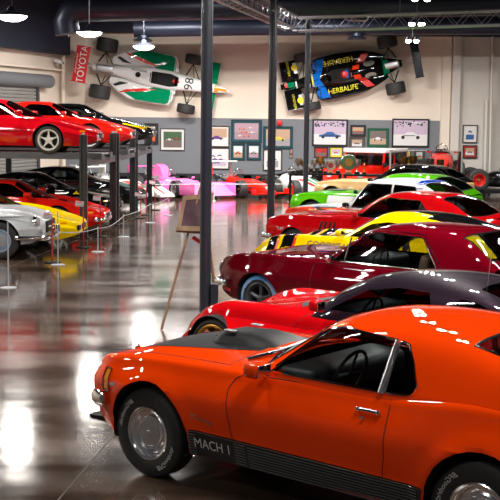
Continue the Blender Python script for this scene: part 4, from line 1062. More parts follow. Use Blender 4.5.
def wall_mtx(px, py, depth, angdeg, nose_right, lift_=.0, sc=1.0):
    p = at_depth(px, py, depth); a = D2R(angdeg)
    x = Vector((-math.cos(a), 0, math.sin(a))) if nose_right else Vector((math.cos(a), 0, math.sin(a)))
    z = Vector((0, -1, 0)); y = z.cross(x)
    m = Matrix((x, y, z)).transposed().to_4x4(); m.translation = p
    return m

# ---- white and green car on the wall
M_BOARD = mat('red_board', srgb(190, 16, 24), rough=.55)
def ex1(root, h):
    b = h['bvh']
    for s in (-1, 1):
        patch(h, 'pod_panel', [(.62, s*.35), (.62, s*.80), (.80, s*.90), (1.9, s*.93), (2.4, s*.72), (1.9, s*.62), (1.3, s*.34)], 'top', M_DGREEN, root, off=.006)
        patch(h, 'flash_marking', [(1.25, s*.52), (2.0, s*.70), (1.85, s*.60), (2.65, s*.80), (1.95, s*.44), (2.0, s*.54)][:0] or [(1.20, s*.42), (1.95, s*.64), (2.1, s*.56), (1.7, s*.46)], 'top', M_REDTEXT, root, off=.010)
        patch(h, 'flash_marking', [(1.75, s*.52), (2.2, s*.68), (2.65, s*.78), (2.3, s*.60)], 'top', M_REDTEXT, root, off=.010)
        patch(h, 'flash_marking', [(2.25, s*.36), (2.75, s*.56), (2.85, s*.50), (2.6, s*.36)], 'top', M_BLKTEXT, root, off=.010)
    text_decal('race_number', '98', .46, .02, 0, b, 'top', M_BLKTEXT, root, rot=-PI/2, flipy=False, off=.010)
    patch(h, 'lozenge_marking', [(.38, 0), (.52, -.14), (.66, 0), (.52, .14)], 'top', M_REDTEXT, root, off=.010)
    patch(h, 'nose_tip', [(-1.50, -.2), (-1.50, .2), (-.92, .2), (-.92, -.2)], 'top', mat('amber_nose_paint', srgb(228, 150, 20), rough=.3, coat=1), root, off=.008)
    for s, txt in ((-1, 'VALVOLINE'),): text_decal('sponsor_lettering', txt, .12, 1.95, s*.16, b, 'top', M_BLKTEXT, root, rot=PI, off=.010)
    mt = Matrix(((0, 1, 0, 4.08), (-1, 0, 0, 0), (0, 0, 1, 1.0), (0, 0, 0, 1)))
    m2 = Matrix.Translation((4.00, 0, 1.005)) @ Matrix.Rotation(-PI/2, 4, 'Z')
    flat_text('sponsor_lettering', 'TOYOTA', .36, m2, M_WTEXT, root, sx=.92)
    flat_text('sponsor_small_lettering', 'racing development', .09, Matrix.Translation((4.23, 0, 1.005)) @ Matrix.Rotation(-PI/2, 4, 'Z'), M_WTEXT, root)
    for k in range(3): MB().lathe([(.10, 0), (.10, .03), (.05, .04), (.001, .04)], 16, c=(1.95+.0*k, 0, .64)).build('filler_cap', M_SATIN, root) if k == 0 else None
WR = M_WHITE
open_wheel('race_car', 'white and green single seater mounted on the wall with a red TOYOTA rear wing', dict(paint=M_WHITE, p=2.6,
    tub=[(-1.50, .03, .26, .32), (-1.3, .09, .2, .36), (-.92, .17, .16, .44), (-.3, .24, .14, .5), (.3, .30, .12, .56), (.9, .38, .12, .62), (1.6, .38, .12, .66), (2.4, .24, .12, .62), (3.3, .15, .15, .5), (3.7, .12, .2, .45)],
    pods=[(.55, .20, .12, .40, .52), (.66, .34, .10, .47, .58), (1.2, .36, .10, .50, .60), (2.0, .36, .10, .48, .60), (2.6, .28, .10, .42, .50), (3.0, .14, .12, .36, .36)],
    wb=3.28, R=.34, tw=.34, Rr=.40, twr=.50, tf=.93, tr=.88, cockpit=(.45, 1.45, .24, .60), fw=(-1.0, -.66, .12, .95, .22, M_DGREEN), rw=(4.05, .50, .66, .97, M_BOARD), extra=ex1),
    wall_mtx(190.5, 84.5, 43.93, 9.5, True))
# ---- black car on the wall
def ex2(root, h):
    b = h['bvh']
    patch(h, 'blue_band', None, 'top', M_BLUE2, root, off=.007, polys=[[(.20, s*.02), (.12, s*.25), (.42, s*.80), (.78, s*.80), (.60, s*.30), (.45, s*.0)] for s in (-1, 1)])
    for s in (-1, 1):
        patch(h, 'red_marking', [(1.85, s*.26), (2.15, s*.26), (2.45, s*.62), (2.15, s*.62)], 'top', M_REDTEXT, root, off=.006)
        patch(h, 'orange_marking', [(1.7, s*.1), (1.95, s*.1), (2.0, s*.25), (1.75, s*.25)], 'top', M_ORED, root, off=.008)
        patch(h, 'engine_vent', circle(2.35, s*.22, .22, 14, .10), 'top', mat('vent_grey', srgb(150, 150, 140), rough=.5), root, off=.008)
        text_decal('sponsor_lettering', 'HERBALIFE', .27, 1.25, s*.53, b, 'top', M_YTEXT, root, rot=0 if s < 0 else PI, off=.010, sx=.88)
    patch(h, 'green_band', rect(2.85, -.34, 3.08, .34), 'top', M_DGREEN, root, off=.008)
    patch(h, 'green_nose', rect(-.75, -.3, -.50, .3), 'top', M_DGREEN, root, off=.008)
    patch(h, 'red_nose', rect(-.86, -.3, -.76, .3), 'top', M_REDTEXT, root, off=.008)
    patch(h, 'white_band', rect(-.46, -.3, -.40, .3), 'top', M_WHITE, root, off=.008)
    patch(h, 'white_band', rect(-.05, -.3, .08, .3), 'top', M_WHITE, root, off=.008)
    patch(h, 'yellow_band', rect(.16, -.3, .22, .3), 'top', M_YTEXT, root, off=.008)
    MB().lathe([(.001, .17), (.10, .15), (.15, .05), (.15, -.08)], 24, c=(1.40, 0, .62)).build('helmet_cover', M_REDTEXT, root)
    for s in (-1, 1):
        MB().box((-.36, s*.60, .262), (.13, .40, .012)).build('wing_panel', M_STEEL, root)
        flat_text('wing_lettering', 'GOODYEAR', .13, Matrix.Translation((-.62, s*.62, .272)) @ Matrix.Rotation(-PI/2, 4, 'Z'), M_YTEXT, root, sx=.8)
        MB().lathe([(.001, 0), (.12, 0), (.12, .008), (.001, .008)], 20, c=(-.38, s*.62, .262)).build('round_emblem', M_YTEXT, root)
M_BLUE2 = paint('sky_blue_paint', (20, 105, 200))
open_wheel('race_car', 'black single seater with blue band and yellow HERBALIFE lettering mounted on the wall', dict(paint=M_BLACK, p=2.6,
    tub=[(-1.02, .10, .2, .30), (-.8, .14, .18, .36), (-.3, .18, .14, .48), (.3, .30, .12, .56), (.9, .38, .12, .62), (1.6, .36, .12, .70), (2.4, .32, .12, .66), (3.0, .30, .15, .5), (3.6, .12, .2, .42)],
    pods=[(.26, .14, .12, .34, .48), (.4, .26, .10, .46, .52), (1.2, .30, .10, .50, .52), (2.0, .28, .10, .48, .50), (2.6, .20, .10, .42, .42), (3.0, .10, .12, .36, .34)],
    wb=3.2, R=.33, tw=.30, Rr=.37, twr=.44, tf=.93, tr=.88, cockpit=(.75, 1.6, .24, .64), fw=(-.92, -.28, .16, .92, .24, M_BLACK), plate=M_STEEL, rw=(4.08, .30, .66, .95, mat('navy_wing', srgb(30, 34, 48), rough=.4)), rplate=M_BLACK, extra=ex2, seat=M_BLUE2),
    wall_mtx(307, 82.3, 43.93, 12, False))

# ---- race cars on the floor along the back wall
def floor_mtx(u, v, hdg):   # front axle centre seen at floor point, heading angle of the rearward axis
    p = on_floor(u, v); return Matrix.Translation(p) @ Matrix.Rotation(D2R(hdg), 4, 'Z')
TUB = [(-1.1, .10, .14, .26), (-.8, .22, .12, .34), (-.3, .30, .10, .48), (.4, .34, .10, .60), (1.1, .36, .10, .66), (1.7, .30, .10, .70), (2.3, .18, .15, .5), (2.7, .12, .2, .42)]
def expink(no):
    def f(root, h):
        # full width wedge nose and high rear wing
        MB().prism([(-1.30, .12), (-1.20, .16), (-.45, .50), (-.36, .52), (-.36, .12)], -.85, .85).build('nose_wedge', M_PINK, root, 20)
        MB().prism([(1.6, .50), (1.9, .98), (2.1, 1.05), (2.5, .80), (2.6, .50)], -.17, .17).build('air_box', M_PINK, root, 20)
        for s, d in ((-1, 'left'), (1, 'right')):
            text_decal('sponsor_lettering', 'BRUNO', .26, .75, .46, h['bvh'], d, M_WTEXT, root, flipx=(d == 'right'))
            MB().box((-.8, s*.86, .33), (.9, .02, .40), bev=.006).build('nose_fence', M_PINK, root)
    return f
PK = dict(paint=M_PINK, tub=TUB, pods=[(.6, .2, .1, .46, .48), (.9, .30, .1, .52, .55), (1.9, .3, .1, .5, .52), (2.2, .16, .1, .4, .4)], wb=2.6, R=.30, tw=.26, Rr=.34, twr=.40, tf=.74, tr=.76, cockpit=(.6, 1.35, .24, .62),
    rw=(3.1, .42, .62, .95, M_PINK), engine=(1.7, 2.3, .62), rim=M_STEEL, extra=expink(1))
open_wheel('race_car', 'pink single seater with wedge nose standing behind the first dark pole', PK, floor_mtx(194, 197, 128))
def exr(root, h):
    patch(h, 'white_nose_patch', circle(-.78, 0, .20, 16, .12), 'top', M_WHITE, root, off=.008)
    w = MB().box((2.75, 0, 1.16), (.5, 1.15, .05), bev=.02).build('high_wing', M_WHITE, root)
    for s in (-1, 1): MB().tube([(2.6, s*.4, .45), (2.7, s*.4, 1.15)], .02, 6).build('wing_strut', M_REDTEXT, root)
open_wheel('race_car', 'red single seater with high white rear wing beside the pink one', dict(paint=M_RED2, tub=TUB, wb=2.5, R=.31, tw=.28, Rr=.35, twr=.42, tf=.70, tr=.70, cockpit=(.7, 1.4, .25, .64), fw=(-1.0, -.7, .15, .65, .2, M_RED2), engine=(1.7, 2.2, .62), rim=M_SATIN, extra=exr), floor_mtx(258, 197.5, 120))
def exn(root, h):
    MB().prism([(1.5, .5), (1.8, .95), (2.1, .98), (2.3, .55)], -.2, .2).build('air_box', M_BLACK, root, 20)
    text_decal('race_number', '23', .42, -.72, .40, h['bvh'], 'left', M_WTEXT, root, off=.01)
    text_decal('race_number', '23', .40, .1, 0, h['bvh'], 'top', M_WTEXT, root, rot=-PI/2, off=.01)
open_wheel('race_car', 'black single seater with white racing number between the red single seater and the trophy table', dict(paint=M_BLACK, tub=[(a, w*1.1, z0, z1+.26) for a, w, z0, z1 in TUB], wb=1.9, R=.34, tw=.26, Rr=.38, twr=.30, tf=.58, tr=.58, cockpit=(.7, 1.4, .25, .88), engine=(1.6, 2.1, .72), rim=M_SATIN, extra=exn), Matrix.Translation((1.40, 43.1, 0)))
def exw(root, h):
    for s in (-1, 1):
        q = MB().prism([(-1.15, .10), (-1.15, .16), (-.4, .40), (-.4, .10)], *sorted((s*.3, s*.88))).build('nose_fin', M_WHITE, root, 0)
        patch(dict(bvh=h['bvh']), 'red_flash', [(-1.0, s*.05), (.2, s*.05), (.4, s*.25), (-.6, s*.2)], 'top', M_REDTEXT, root, off=.008)
        MB().prism([(-1.10, .16), (-.45, .385), (-.45, .40), (-1.10, .175)], s*.56-.05, s*.56+.05).build('red_flash', M_REDTEXT, root, 0)
open_wheel('race_car', 'white single seater with red nose flashes beyond the farthest lift post', dict(paint=M_WHITE, tub=TUB, pods=PK['pods'], wb=2.6, R=.31, tw=.28, Rr=.34, twr=.4, tf=.78, tr=.78, cockpit=(.6, 1.35, .24, .62), engine=(1.7, 2.3, .62), rw=(3.1, .4, .6, .95, M_WHITE), rim=M_STEEL, extra=exw), floor_mtx(134, 198.5, 128))
def ext(root, h):
    for s in (-1, 1):
        patch(h, 'green_flash', [(-1.0, s*.04), (.3, s*.04), (.3, s*.2), (-1.0, s*.1)], 'top', M_DGREEN, root, off=.008)
        patch(h, 'red_flash', [(-.9, s*.16), (.4, s*.24), (.4, s*.34), (-.5, s*.28)], 'top', M_REDTEXT, root, off=.008)
open_wheel('race_car', 'white single seater with green and red bands and red wheel rims under the trophy table', dict(paint=M_WHITE, tub=[(a, w*1.2, z0, z1+.10) for a, w, z0, z1 in TUB], wb=2.1, R=.33, tw=.26, Rr=.34, twr=.30, tf=.66, tr=.66, cockpit=(.9, 1.5, .25, .72), engine=(1.6, 2.0, .62), rim=M_REDTEXT, extra=ext), Matrix.Translation((2.1, 39.7, 0)) @ Matrix.Rotation(D2R(115), 4, 'Z'))
open_wheel('race_car', 'red single seater with bare engine behind the glass trophy case', dict(paint=M_RED2, tub=[(a, w*1.2, z0, z1+.35) for a, w, z0, z1 in TUB], wb=2.0, R=.33, tw=.28, Rr=.34, twr=.34, tf=.64, tr=.64, cockpit=(.7, 1.3, .3, .98), engine=(1.6, 2.4, .98), rim=M_REDTEXT), Matrix.Translation((6.75, 40.7, .62)) @ Matrix.Rotation(D2R(82), 4, 'Z'))
open_wheel('race_car', 'dark single seater with red rims against the right end of the back wall', dict(paint=M_BLACK, tub=TUB, wb=2.5, R=.36, tw=.34, Rr=.40, twr=.40, tf=.74, tr=.74, cockpit=(.9, 1.5, .25, .60), rim=M_REDTEXT), Matrix.Translation((10.75, 42.5, .22)) @ Matrix.Rotation(PI, 4, 'Z'))

def platform(label, loc, rz, L, W_, z):
    t = thing('display_platform', label, 'platform', loc, rz)
    MB().box((0, 0, z-.04), (L, W_, .08)).build('platform_top', M_SATIN, t, 0)
    for sx in (-1, 1):
        for sy in (-1, 1): MB().box((sx*(L/2-.1), sy*(W_/2-.1), (z-.08)/2), (.1, .1, z-.08)).build('leg', M_SATIN, t, 0)
platform('dark display platform under the red single seater behind the glass case', (6.92, 41.7, 0), D2R(82), 2.9, 1.6, .62)
platform('low dark platform under the dark single seater at the right wall', (9.9, 42.5, 0), 0, 4.2, 1.75, .22)

# ================================================================ POLES, TRUSSES, DUCTS
def pole(x, y, r, label, box=False):
    o = thing('steel_pole', label, 'pole', (x, y, 0), 0, 'dark steel poles across the hall')
    MB().cyl((0, 0, 0), (0, 0, 8.4), r, 28).build('shaft', M_POLE, o)
    MB().box((0, 0, .012), (r*3.2, r*3.2, .024)).build('base_plate', M_POLE, o, 0)
    if box: MB().box((r+.05, -.02, .29), (.10, .12, .58), bev=.01).build('outlet_box', M_POLE, o, 0)
pole(-.585, 15.0, .075, 'dark steel pole nearest the camera, in front of the easel', True)
pole(.44, 24.9, .085, 'middle dark steel pole beside the nose of the red muscle coupe')
pole(1.62, 34.0, .078, 'farthest dark steel pole, rising behind the green coupe')
def truss(name, label, a, b, w, seg, cr=.025):
    a, b = Vector(a), Vector(b); d = (b-a).normalized(); s = d.cross(Vector((0, 0, 1))).normalized(); L = (b-a).length
    t = thing(name, label, 'truss', a); C4 = [s*w/2*i + Vector((0, 0, w/2*j)) for i in (-1, 1) for j in (-1, 1)]
    for c in C4: MB().cyl(c, c+(b-a), cr, 10).build('chord', M_TRUSS, t)
    n = int(L/seg); k = 0
    for (p, q) in ((C4[0], C4[1]), (C4[2], C4[3]), (C4[0], C4[2]), (C4[1], C4[3])):
        mb = MB()
        pts = [(p if i % 2 == 0 else q) + d*(L*i/n) for i in range(n+1)]
        mb.tube(pts, cr*.45, 6); mb.build('lacing', M_TRUSS, t)
    for x in (L*.33, L*.66): MB().tube([Vector((0, 0, w/2)) + d*x, Vector((0, 0, 8.4-a.z)) + d*x], .012, 6).build('hanger', M_LIFTS, t)
truss('lattice_truss', 'long aluminium lattice truss crossing the top right', (1.08, 29.2, 5.08), (8.4, 25.0, 5.08), .32, .30)
truss('lattice_truss', 'aluminium lattice truss running towards the camera from the middle pole', (.95, 28.72, 5.08), (-1.75, 16, 5.08), .32, .24)
def duct(name, label, pts, r, cat='duct'):
    P = [Vector(p) for p in pts]; mb = MB().tube(P, r, 28); o = mb.build(name, M_DUCT, None, 50); tag(o, label, cat); return o
def top_at(u, v, Y): return at_depth(u, v, Y)
p0, p1 = at_depth(70, 11, 33), at_depth(560, 4, 33)
D1 = duct('air_duct', 'wide dark air duct spanning the top of the hall', [at_depth(68, 34, 33), at_depth(66, 22, 33), at_depth(70, 13, 33), at_depth(80, 9, 33), at_depth(210, 7, 33), at_depth(560, 2, 33)], .36)
D2 = duct('air_duct', 'dark air duct ending above the green and white wall car', [at_depth(134, 29, 40), at_depth(250, 27.5, 40), at_depth(560, 26, 40)], .28)
for (u, v, Y, host) in ((143, 40, 40, D2), (357, 19, 33, D1), (357, 38, 40, D2)):
    p = at_depth(u, v, Y); o = MB().lathe([(.10, .35), (.17, .30), (.20, .06), (.34, .0), (.30, -.05), (.001, -.08)], 28).build('air_vent', M_DUCT, host, 40); o.location = p
# beam over the top of the back wall, roof joists
slab('trim_5', -7.3, 16, YW-.5, YW-.06, 5.88, 8.4, M_SOFFIT)
for k, y in enumerate((39, 35, 31, 27, 23, 19, 15, 11)):
    slab('trim_%d' % (6+k), -20, 15, y-.1, y+.1, 7.7, 8.4, M_SOFFIT)
# white conduit at the corner, door drum, shutter, camera
a = Vector((-7.05, YW-.3, 0))
o = MB().tube([(-7.08, 43.6, 0), (-7.08, 43.6, 5.35), (-7.0, 43.55, 5.6), (-6.55, 43.5, 6.15)], .07, 10).build('wall_conduit', M_CREAM, None); tag(o, 'cream conduit pipe climbing the corner left of the red sponsor board', 'pipe')
t = thing('roller_door', 'grey roller shutter door with its drum on the left wall', 'roller door', LW(2.6, 0, 0), ang)
mb = MB()
for k in range(32): mb.tube([(0, .20, .05+k*.12), (12, .20, .05+k*.12)], .06, 6, sq=(.5, 1))
mb.v = [(x, y, z) for x, y, z in mb.v]
curtain = mb.build('shutter_curtain', mat('grey_shutter_slats', srgb(140, 138, 134), rough=.45, metal=.3), t)
MB().cyl((-.95, .28, 3.98), (12.2, .28, 3.98), .24, 28).build('shutter_drum', mat('grey_drum', srgb(105, 106, 110), rough=.5), t)
MB().box((-.10, .20, 1.9), (.14, .16, 3.8)).build('guide_rail', M_LIFTS, t, 0)
o = on_left('wall_ledge', .3, 20, 4.42, 4.47, .18, .08, M_CREAM, False); tag(o, 'thin cream ledge above the roller door drum', 'ledge')
p = LW(.9, .3, 4.75); t = thing('security_camera', 'small white security camera on the left wall near the corner', 'camera', p)
MB().box((0, 0, 0), (.30, .12, .11), Matrix.Rotation(.35, 3, 'Y'), bev=.03).build('camera_body', M_WHITEPL, t)
MB().tube([(-.02, .0, .0), (-.02, .25, .06)], .02, 6).build('bracket', M_WHITEPL, t); MB().lathe([(.045, 0), (.045, .03), (.001, .03)], 14, 'X', (.15, 0, -.06)).build('camera_lens', M_DARK, t)
p = at_depth(140, 0, 44)
o = MB().tube([at_depth(487, 100, 43.6), at_depth(484, 205, 43.6)], .06, 10).build('wall_conduit', M_WALLR); tag(o, 'thin pale conduit near the right end of the back wall', 'pipe')
o = MB().tube([at_depth(493, 30, 43.6), at_depth(489, 205, 43.6)], .05, 10).build('wall_conduit', M_WALLR); tag(o, 'tall pale conduit nearest the right edge of the back wall', 'pipe')
pr = at_depth(500, 150, 43.4)
t = thing('shelf_unit', 'dark shelf unit cut by the right edge of the view', 'shelf', (pr.x+.55, 43.68, 0))
MB().box((-.35, 0, 1.45), (.06, .45, 2.9)).box((1.0, 0, 1.45), (.06, .45, 2.9)).build('side_panel', M_SATIN, t, 0)
for z in (.2, 1.0, 1.6, 2.3, 2.85): MB().box((.32, 0, z), (1.3, .45, .05)).build('shelf_board', M_WOOD, t, 0)
# fire alarm
p = at_depth(279.5, 123, YW-.10); o = MB().box((0, 0, 0), (.19, .08, .19), bev=.02).lathe([(.06, 0), (.05, -.04), (.001, -.05)], 14, 'Y', (0, -.04, 0)).build('fire_alarm', mat('alarm_red', srgb(205, 30, 30), rough=.4)); o.location = p; tag(o, 'red fire alarm box between two framed pictures', 'alarm')
o = MB().cyl(at_depth(150, 184.5, 38.0), at_depth(292, 184, 38.0), .011, 8).build('barrier_cable', M_WHITEPL); 
cbl = thing('cable_barrier', 'thin white cable barrier in front of the single seaters', 'barrier', (0, 38.0, 0)); o.parent = cbl; o.location = (0, -38.0, 0)
for u in (150, 214, 290):
    q = at_depth(u, 184.2, 38.0); MB().cyl((q.x, 0, 0), (q.x, 0, q.z+.02), .02, 8).lathe([(.07, 0), (.07, .02), (.001, .03)], 16, c=(q.x, 0, 0)).build('barrier_post', M_WHITEPL, cbl)

# ================================================================ PICTURES
def picture(x0, y0, x1, y1, label, frame, matc, cols, Y=YW-.055, fw=1.2, mw=2.2, kind='car', rot=0):
    a, b = at_depth(x0, y1, Y), at_depth(x1, y0, Y); w, h_ = b.x-a.x, b.z-a.z
    t = thing('framed_picture', label, 'picture', ((a.x+b.x)/2, Y, (a.z+b.z)/2), 0, 'framed pictures on the back wall')
    k = w/(x1-x0); f = fw*k; m = mw*k
    mb = MB()
    for (cx, cz, sx, sz) in ((0, h_/2-f/2, w, f), (0, -h_/2+f/2, w, f), (-w/2+f/2, 0, f, h_-2*f), (w/2-f/2, 0, f, h_-2*f)): mb.box((cx, -.01, cz), (sx, .05, sz))
    mb.build('frame', frame, t, 0)
    MB().box((0, .0, 0), (w-2*f, .012, h_-2*f)).build('mount', matc, t, 0)
    iw, ih = w-2*f-2*m, h_-2*f-2*m; y = -.008
    sky, gnd, car, car2 = cols
    ph = MB().box((0, y, ih*.22), (iw, .006, ih*.56)).box((0, y, -ih*.28), (iw, .006, ih*.44), mi=1)
    rnd = random.Random(int(x0*7+y0))
    if kind == 'crowd':
        for q in range(40): ph.box((rnd.uniform(-.48, .48)*iw, y-.004, ih*rnd.uniform(.26, .47)), (iw*.04, .004, ih*.05), mi=rnd.choice((2, 3, 4)))
    cars = {'car': [(0, -.10, 1)], 'crowd': [(0, -.12, 1.1)], 'many': [(-.2, .15, .42), (.15, .2, .4), (-.1, -.05, .45), (.22, -.08, .45), (.0, -.28, .5), (-.28, -.3, .4)], 'two': [(-.18, -.02, .6), (.2, .05, .5)], 'doc': [(0, .2, .8)]}[kind]
    for i, (cx, cz, s) in enumerate(cars):
        W_ = iw*.62*s; H_ = ih*.26*s if kind != 'many' else ih*.2*s*1.4; ox, oz = cx*iw, cz*ih; mi = 2 if i % 2 == 0 else 3
        prof = [(-.5, -.2), (-.5, .1), (-.28, .2), (-.12, .55), (.12, .55), (.25, .2), (.5, .05), (.5, -.2)]
        ph.prism([(ox+px*W_, oz+pz*H_) for px, pz in prof], y-.010, y-.004, mi=mi)
        for wx in (-.32, .32): ph.prism([(ox+wx*W_+.16*H_*1.6*math.cos(2*PI*q/12), oz-.2*H_+.16*H_*1.6*math.sin(2*PI*q/12)) for q in range(12)], y-.013, y-.005, mi=4)
        ph.box((ox-.05*W_, y-.012, oz+.05*H_), (W_*.5, .003, H_*.1), mi=3 if mi == 2 else 4)
    ph.build('photograph', [sky, gnd, car, car2, M_BLKTEXT], t, 0)
def fm(name, *rgb): return mat('print_'+name, srgb(*rgb), rough=.35)
FB = mat('black_frame', (.012, .012, .014), rough=.3, coat=.3); FT = mat('dark_teal_frame', srgb(14, 52, 60), rough=.3, coat=.3); FG = mat('dark_green_frame', srgb(14, 70, 48), rough=.3, coat=.3); FW = mat('brown_picture_frame', srgb(70, 50, 38), rough=.4)
MW = mat('white_mount', srgb(214, 208, 204), rough=.7); MT = mat('teal_mount', srgb(20, 70, 80), rough=.7); MR = mat('red_mount', srgb(150, 45, 40), rough=.7); MG = mat('grey_mount', srgb(90, 88, 84), rough=.7); MY = mat('yellow_mount', srgb(220, 200, 60), rough=.7); MGN = mat('green_mount', srgb(20, 84, 60), rough=.7); MDK = mat('dark_mount', srgb(40, 30, 40), rough=.7)
grey, asp, pur, lil = fm('grey', 150, 145, 150), fm('asphalt', 110, 95, 92), fm('purple', 100, 40, 130), fm('lilac', 190, 170, 190)
red_, wht, blu, grn, tan_, orn, navy, yelp, pnk = fm('red', 180, 35, 30), fm('white', 215, 212, 212), fm('blue', 50, 90, 150), fm('green', 60, 90, 60), fm('tan', 180, 150, 125), fm('orange', 215, 90, 30), fm('navy', 40, 45, 75), fm('yellow', 220, 200, 40), fm('mauve', 170, 140, 150)
picture(144.5, 123.3, 158.5, 144.5, 'black framed picture half hidden by the farthest lifted car', FB, MDK, (wht, orn, red_, navy), kind='two')
picture(160.3, 128.6, 185, 150.5, 'white mounted race photograph left of the first pole', FB, MW, (grn, asp, wht, red_), fw=.8, mw=2.4, kind='two')
picture(204, 126, 229.5, 146.8, 'white mounted picture of one purple car right of the first pole', FB, MW, (tan_, wht, pur, navy), fw=.9, mw=1.6)
picture(204, 147.8, 229.5, 169, 'white mounted picture of several purple cars below another purple car picture', FB, MW, (wht, lil, pur, pur), fw=.9, mw=2.4, kind='many')
picture(231, 120, 262, 142.6, 'large teal framed picture of a pack of race cars', FT, MT, (pnk, mauve := fm('dusty', 160, 130, 140), orn, wht), fw=1.4, mw=2.0, kind='many')
picture(231, 143.6, 245, 160, 'small teal framed picture with an orange car under the teal pack picture', FT, MT, (wht, tan_, orn, navy), fw=1.2, mw=1.4)
picture(246.5, 143.6, 261, 160, 'small teal framed picture with a grey car under the teal pack picture', FT, MT, (wht, pnk, grey, navy), fw=1.2, mw=1.4)
picture(263, 126.5, 293, 148.6, 'teal framed picture with a yellow and blue car, crossed by the middle pole', FT, MT, (tan_, grey, yelp, blu), fw=1.4, mw=1.6)
picture(263, 149.6, 282, 170.5, 'white mounted picture partly behind the middle pole', FB, MW, (wht, grey, grey, navy), fw=.9, mw=2.6, kind='two')
picture(289.8, 148, 292.4, 158, 'very narrow brown framed strip right of the middle pole', FW, MR, (tan_, tan_, red_, red_), fw=.4, mw=.2)
picture(312, 119.4, 348, 146, 'largest black framed print, blue single seater before a crowd', FB, MDK, (lil, wht, blu, navy), fw=1.4, mw=.3, kind='crowd')
picture(350, 125, 366, 136.3, 'small black framed picture of an orange car', FB, MDK, (tan_, asp, orn, red_), fw=1.2, mw=1.2)
picture(349, 137, 364.8, 149, 'small brown framed picture of a pale car below the orange car picture', FW, MG, (tan_, wht, navy, grey), fw=1.2, mw=1.8)
picture(367, 128.4, 389, 147, 'green framed picture of a white open car', FG, MGN, (asp, tan_, wht, wht), fw=1.2, mw=1.6)
picture(391.5, 119, 429.5, 147, 'large black framed print of a white single seater, rightmost on the grey wall', FB, MDK, (lil, wht, wht, navy), fw=1.4, mw=.3, kind='crowd')
picture(314, 147, 328, 157.5, 'dark red picture under the blue single seater print', FB, MR, (red_, asp, orn, navy), fw=1, mw=.8, kind='two')
picture(329.5, 147, 342.6, 157.5, 'yellow mounted picture under the blue single seater print', FB, MY, (lil, wht, red_, red_), fw=.6, mw=1.8)
picture(393, 150, 411, 165, 'gold toned picture low behind the trophies', FW, MY, (tan_, tan_, grey, navy), fw=1, mw=1.2, kind='two')
picture(414, 150, 424.5, 161, 'small brown picture low beside the gold toned one', FW, MG, (wht, tan_, orn, navy), fw=1, mw=1.2)
picture(462.3, 125, 477.6, 142.8, 'white mounted picture and document on the pale right wall', FB, MW, (wht, blu, navy, grey), Y=YW-.1, fw=.9, mw=2.6, kind='doc')
picture(462.3, 145.2, 477.2, 158, 'red mounted picture below the white one on the pale right wall', FB, MR, (tan_, wht, red_, navy), Y=YW-.1, fw=.9, mw=2.2)

# ================================================================ EASEL, STANCHIONS, SIGNS
f1 = on_floor(161.5, 330); topz = 1.86
t = thing('display_easel', 'wooden display easel standing left of the nearest pole', 'easel', (f1.x, f1.y, 0))
def rel(p): return Vector(p) - Vector((f1.x, f1.y, 0))
ap = at_depth(201, 186, 15.6); foot_r = on_floor(218, 322); foot_b = Vector((-.55, 16.6, 0))
MB().tube([rel(f1)+Vector((0, 0, .01)), rel(ap)], .018, 8).build('leg', M_WOOD, t); MB().tube([rel(foot_r), rel(ap)+Vector((.03, 0, 0))], .018, 8).build('leg', M_WOOD, t); MB().tube([rel(foot_b), rel(ap)+Vector((.01, .03, -.05))], .016, 8).build('leg', M_WOOD, t)
sl = [rel(at_depth(176, 231, 15.25)), rel(at_depth(206, 233, 15.25))]; MB().tube(sl, .016, 8).build('ledge', M_WOOD, t)
fr = thing('framed_picture', 'bronze framed portrait resting on the wooden easel', 'picture', (0, 0, 0))
TL, TR_, BR, BL = at_depth(183, 196, 15.5), at_depth(214, 192.5, 15.6), at_depth(207, 231.5, 15.22), at_depth(176, 230.5, 15.18)
def quad_frame(q, inset0, inset1, th, name, m, parent):
    c = sum(q, Vector())/4; n = (q[1]-q[0]).cross(q[3]-q[0]).normalized(); n = n if n.y < 0 else -n
    ins = lambda k: [p + (c-p)*k for p in q]
    A, B = ins(inset0), ins(inset1); mb = MB()
    if inset1 >= 1: mb.add(A + [p - n*th for p in A], [(0, 1, 2, 3), (4, 7, 6, 5), (0, 4, 5, 1), (1, 5, 6, 2), (2, 6, 7, 3), (3, 7, 4, 0)])
    else:
        vs = A + B + [p - n*th for p in A] + [p - n*th for p in B]; fs = []
        for i in range(4): j = (i+1) % 4; fs += [(i, j, 4+j, 4+i), (8+i, 12+i, 12+j, 8+j), (i, 8+i, 8+j, j), (4+i, 4+j, 12+j, 12+i)]
        mb.add(vs, fs)
    return mb.build(name, m, parent, 0), n
qq = [TL, TR_, BR, BL]
_, nn = quad_frame(qq, 0, .26, .03, 'frame', M_BROWNFR, fr)
bk = [p - nn*.012 for p in qq]; quad_frame(bk, .25, 1, .012, 'portrait', mat('dark_portrait_print', srgb(82, 60, 66), rough=.25, coat=.5, noise=(5, .5)), fr)
fr.location = (0, 0, 0)
# small red folder beside the easel
o = MB().box((0, 0, 0), (.14, .02, .05), Matrix.Rotation(.6, 3, 'Y')).build('tie', M_REDPOLE, t); o.location = rel(at_depth(197, 240, 15.3))
o.name = 'red_tie'
M_POSTW = mat('stanchion_grey', srgb(165, 165, 168), rough=.4)
def stanchion(u, v, hgt, label, r=.011):
    p = on_floor(u, v); t = thing('rope_stanchion', label, 'stanchion', p, 0, 'white stanchions before the left row')
    MB().lathe([(.13, 0), (.13, .012), (.03, .022), (.001, .022)], 24).build('base', M_POSTW, t)
    MB().cyl((0, 0, .02), (0, 0, hgt), r, 10).build('post', M_POSTW, t)
    return p + Vector((0, 0, hgt-.03))
s1 = stanchion(8.5, 288, 1.06, 'white stanchion before the front wheel of the silver roadster')
s2 = stanchion(58, 265, 1.0, 'white stanchion before the nose of the silver roadster')
s3 = stanchion(98, 252, .52, 'short white stanchion before the golden yellow nose')
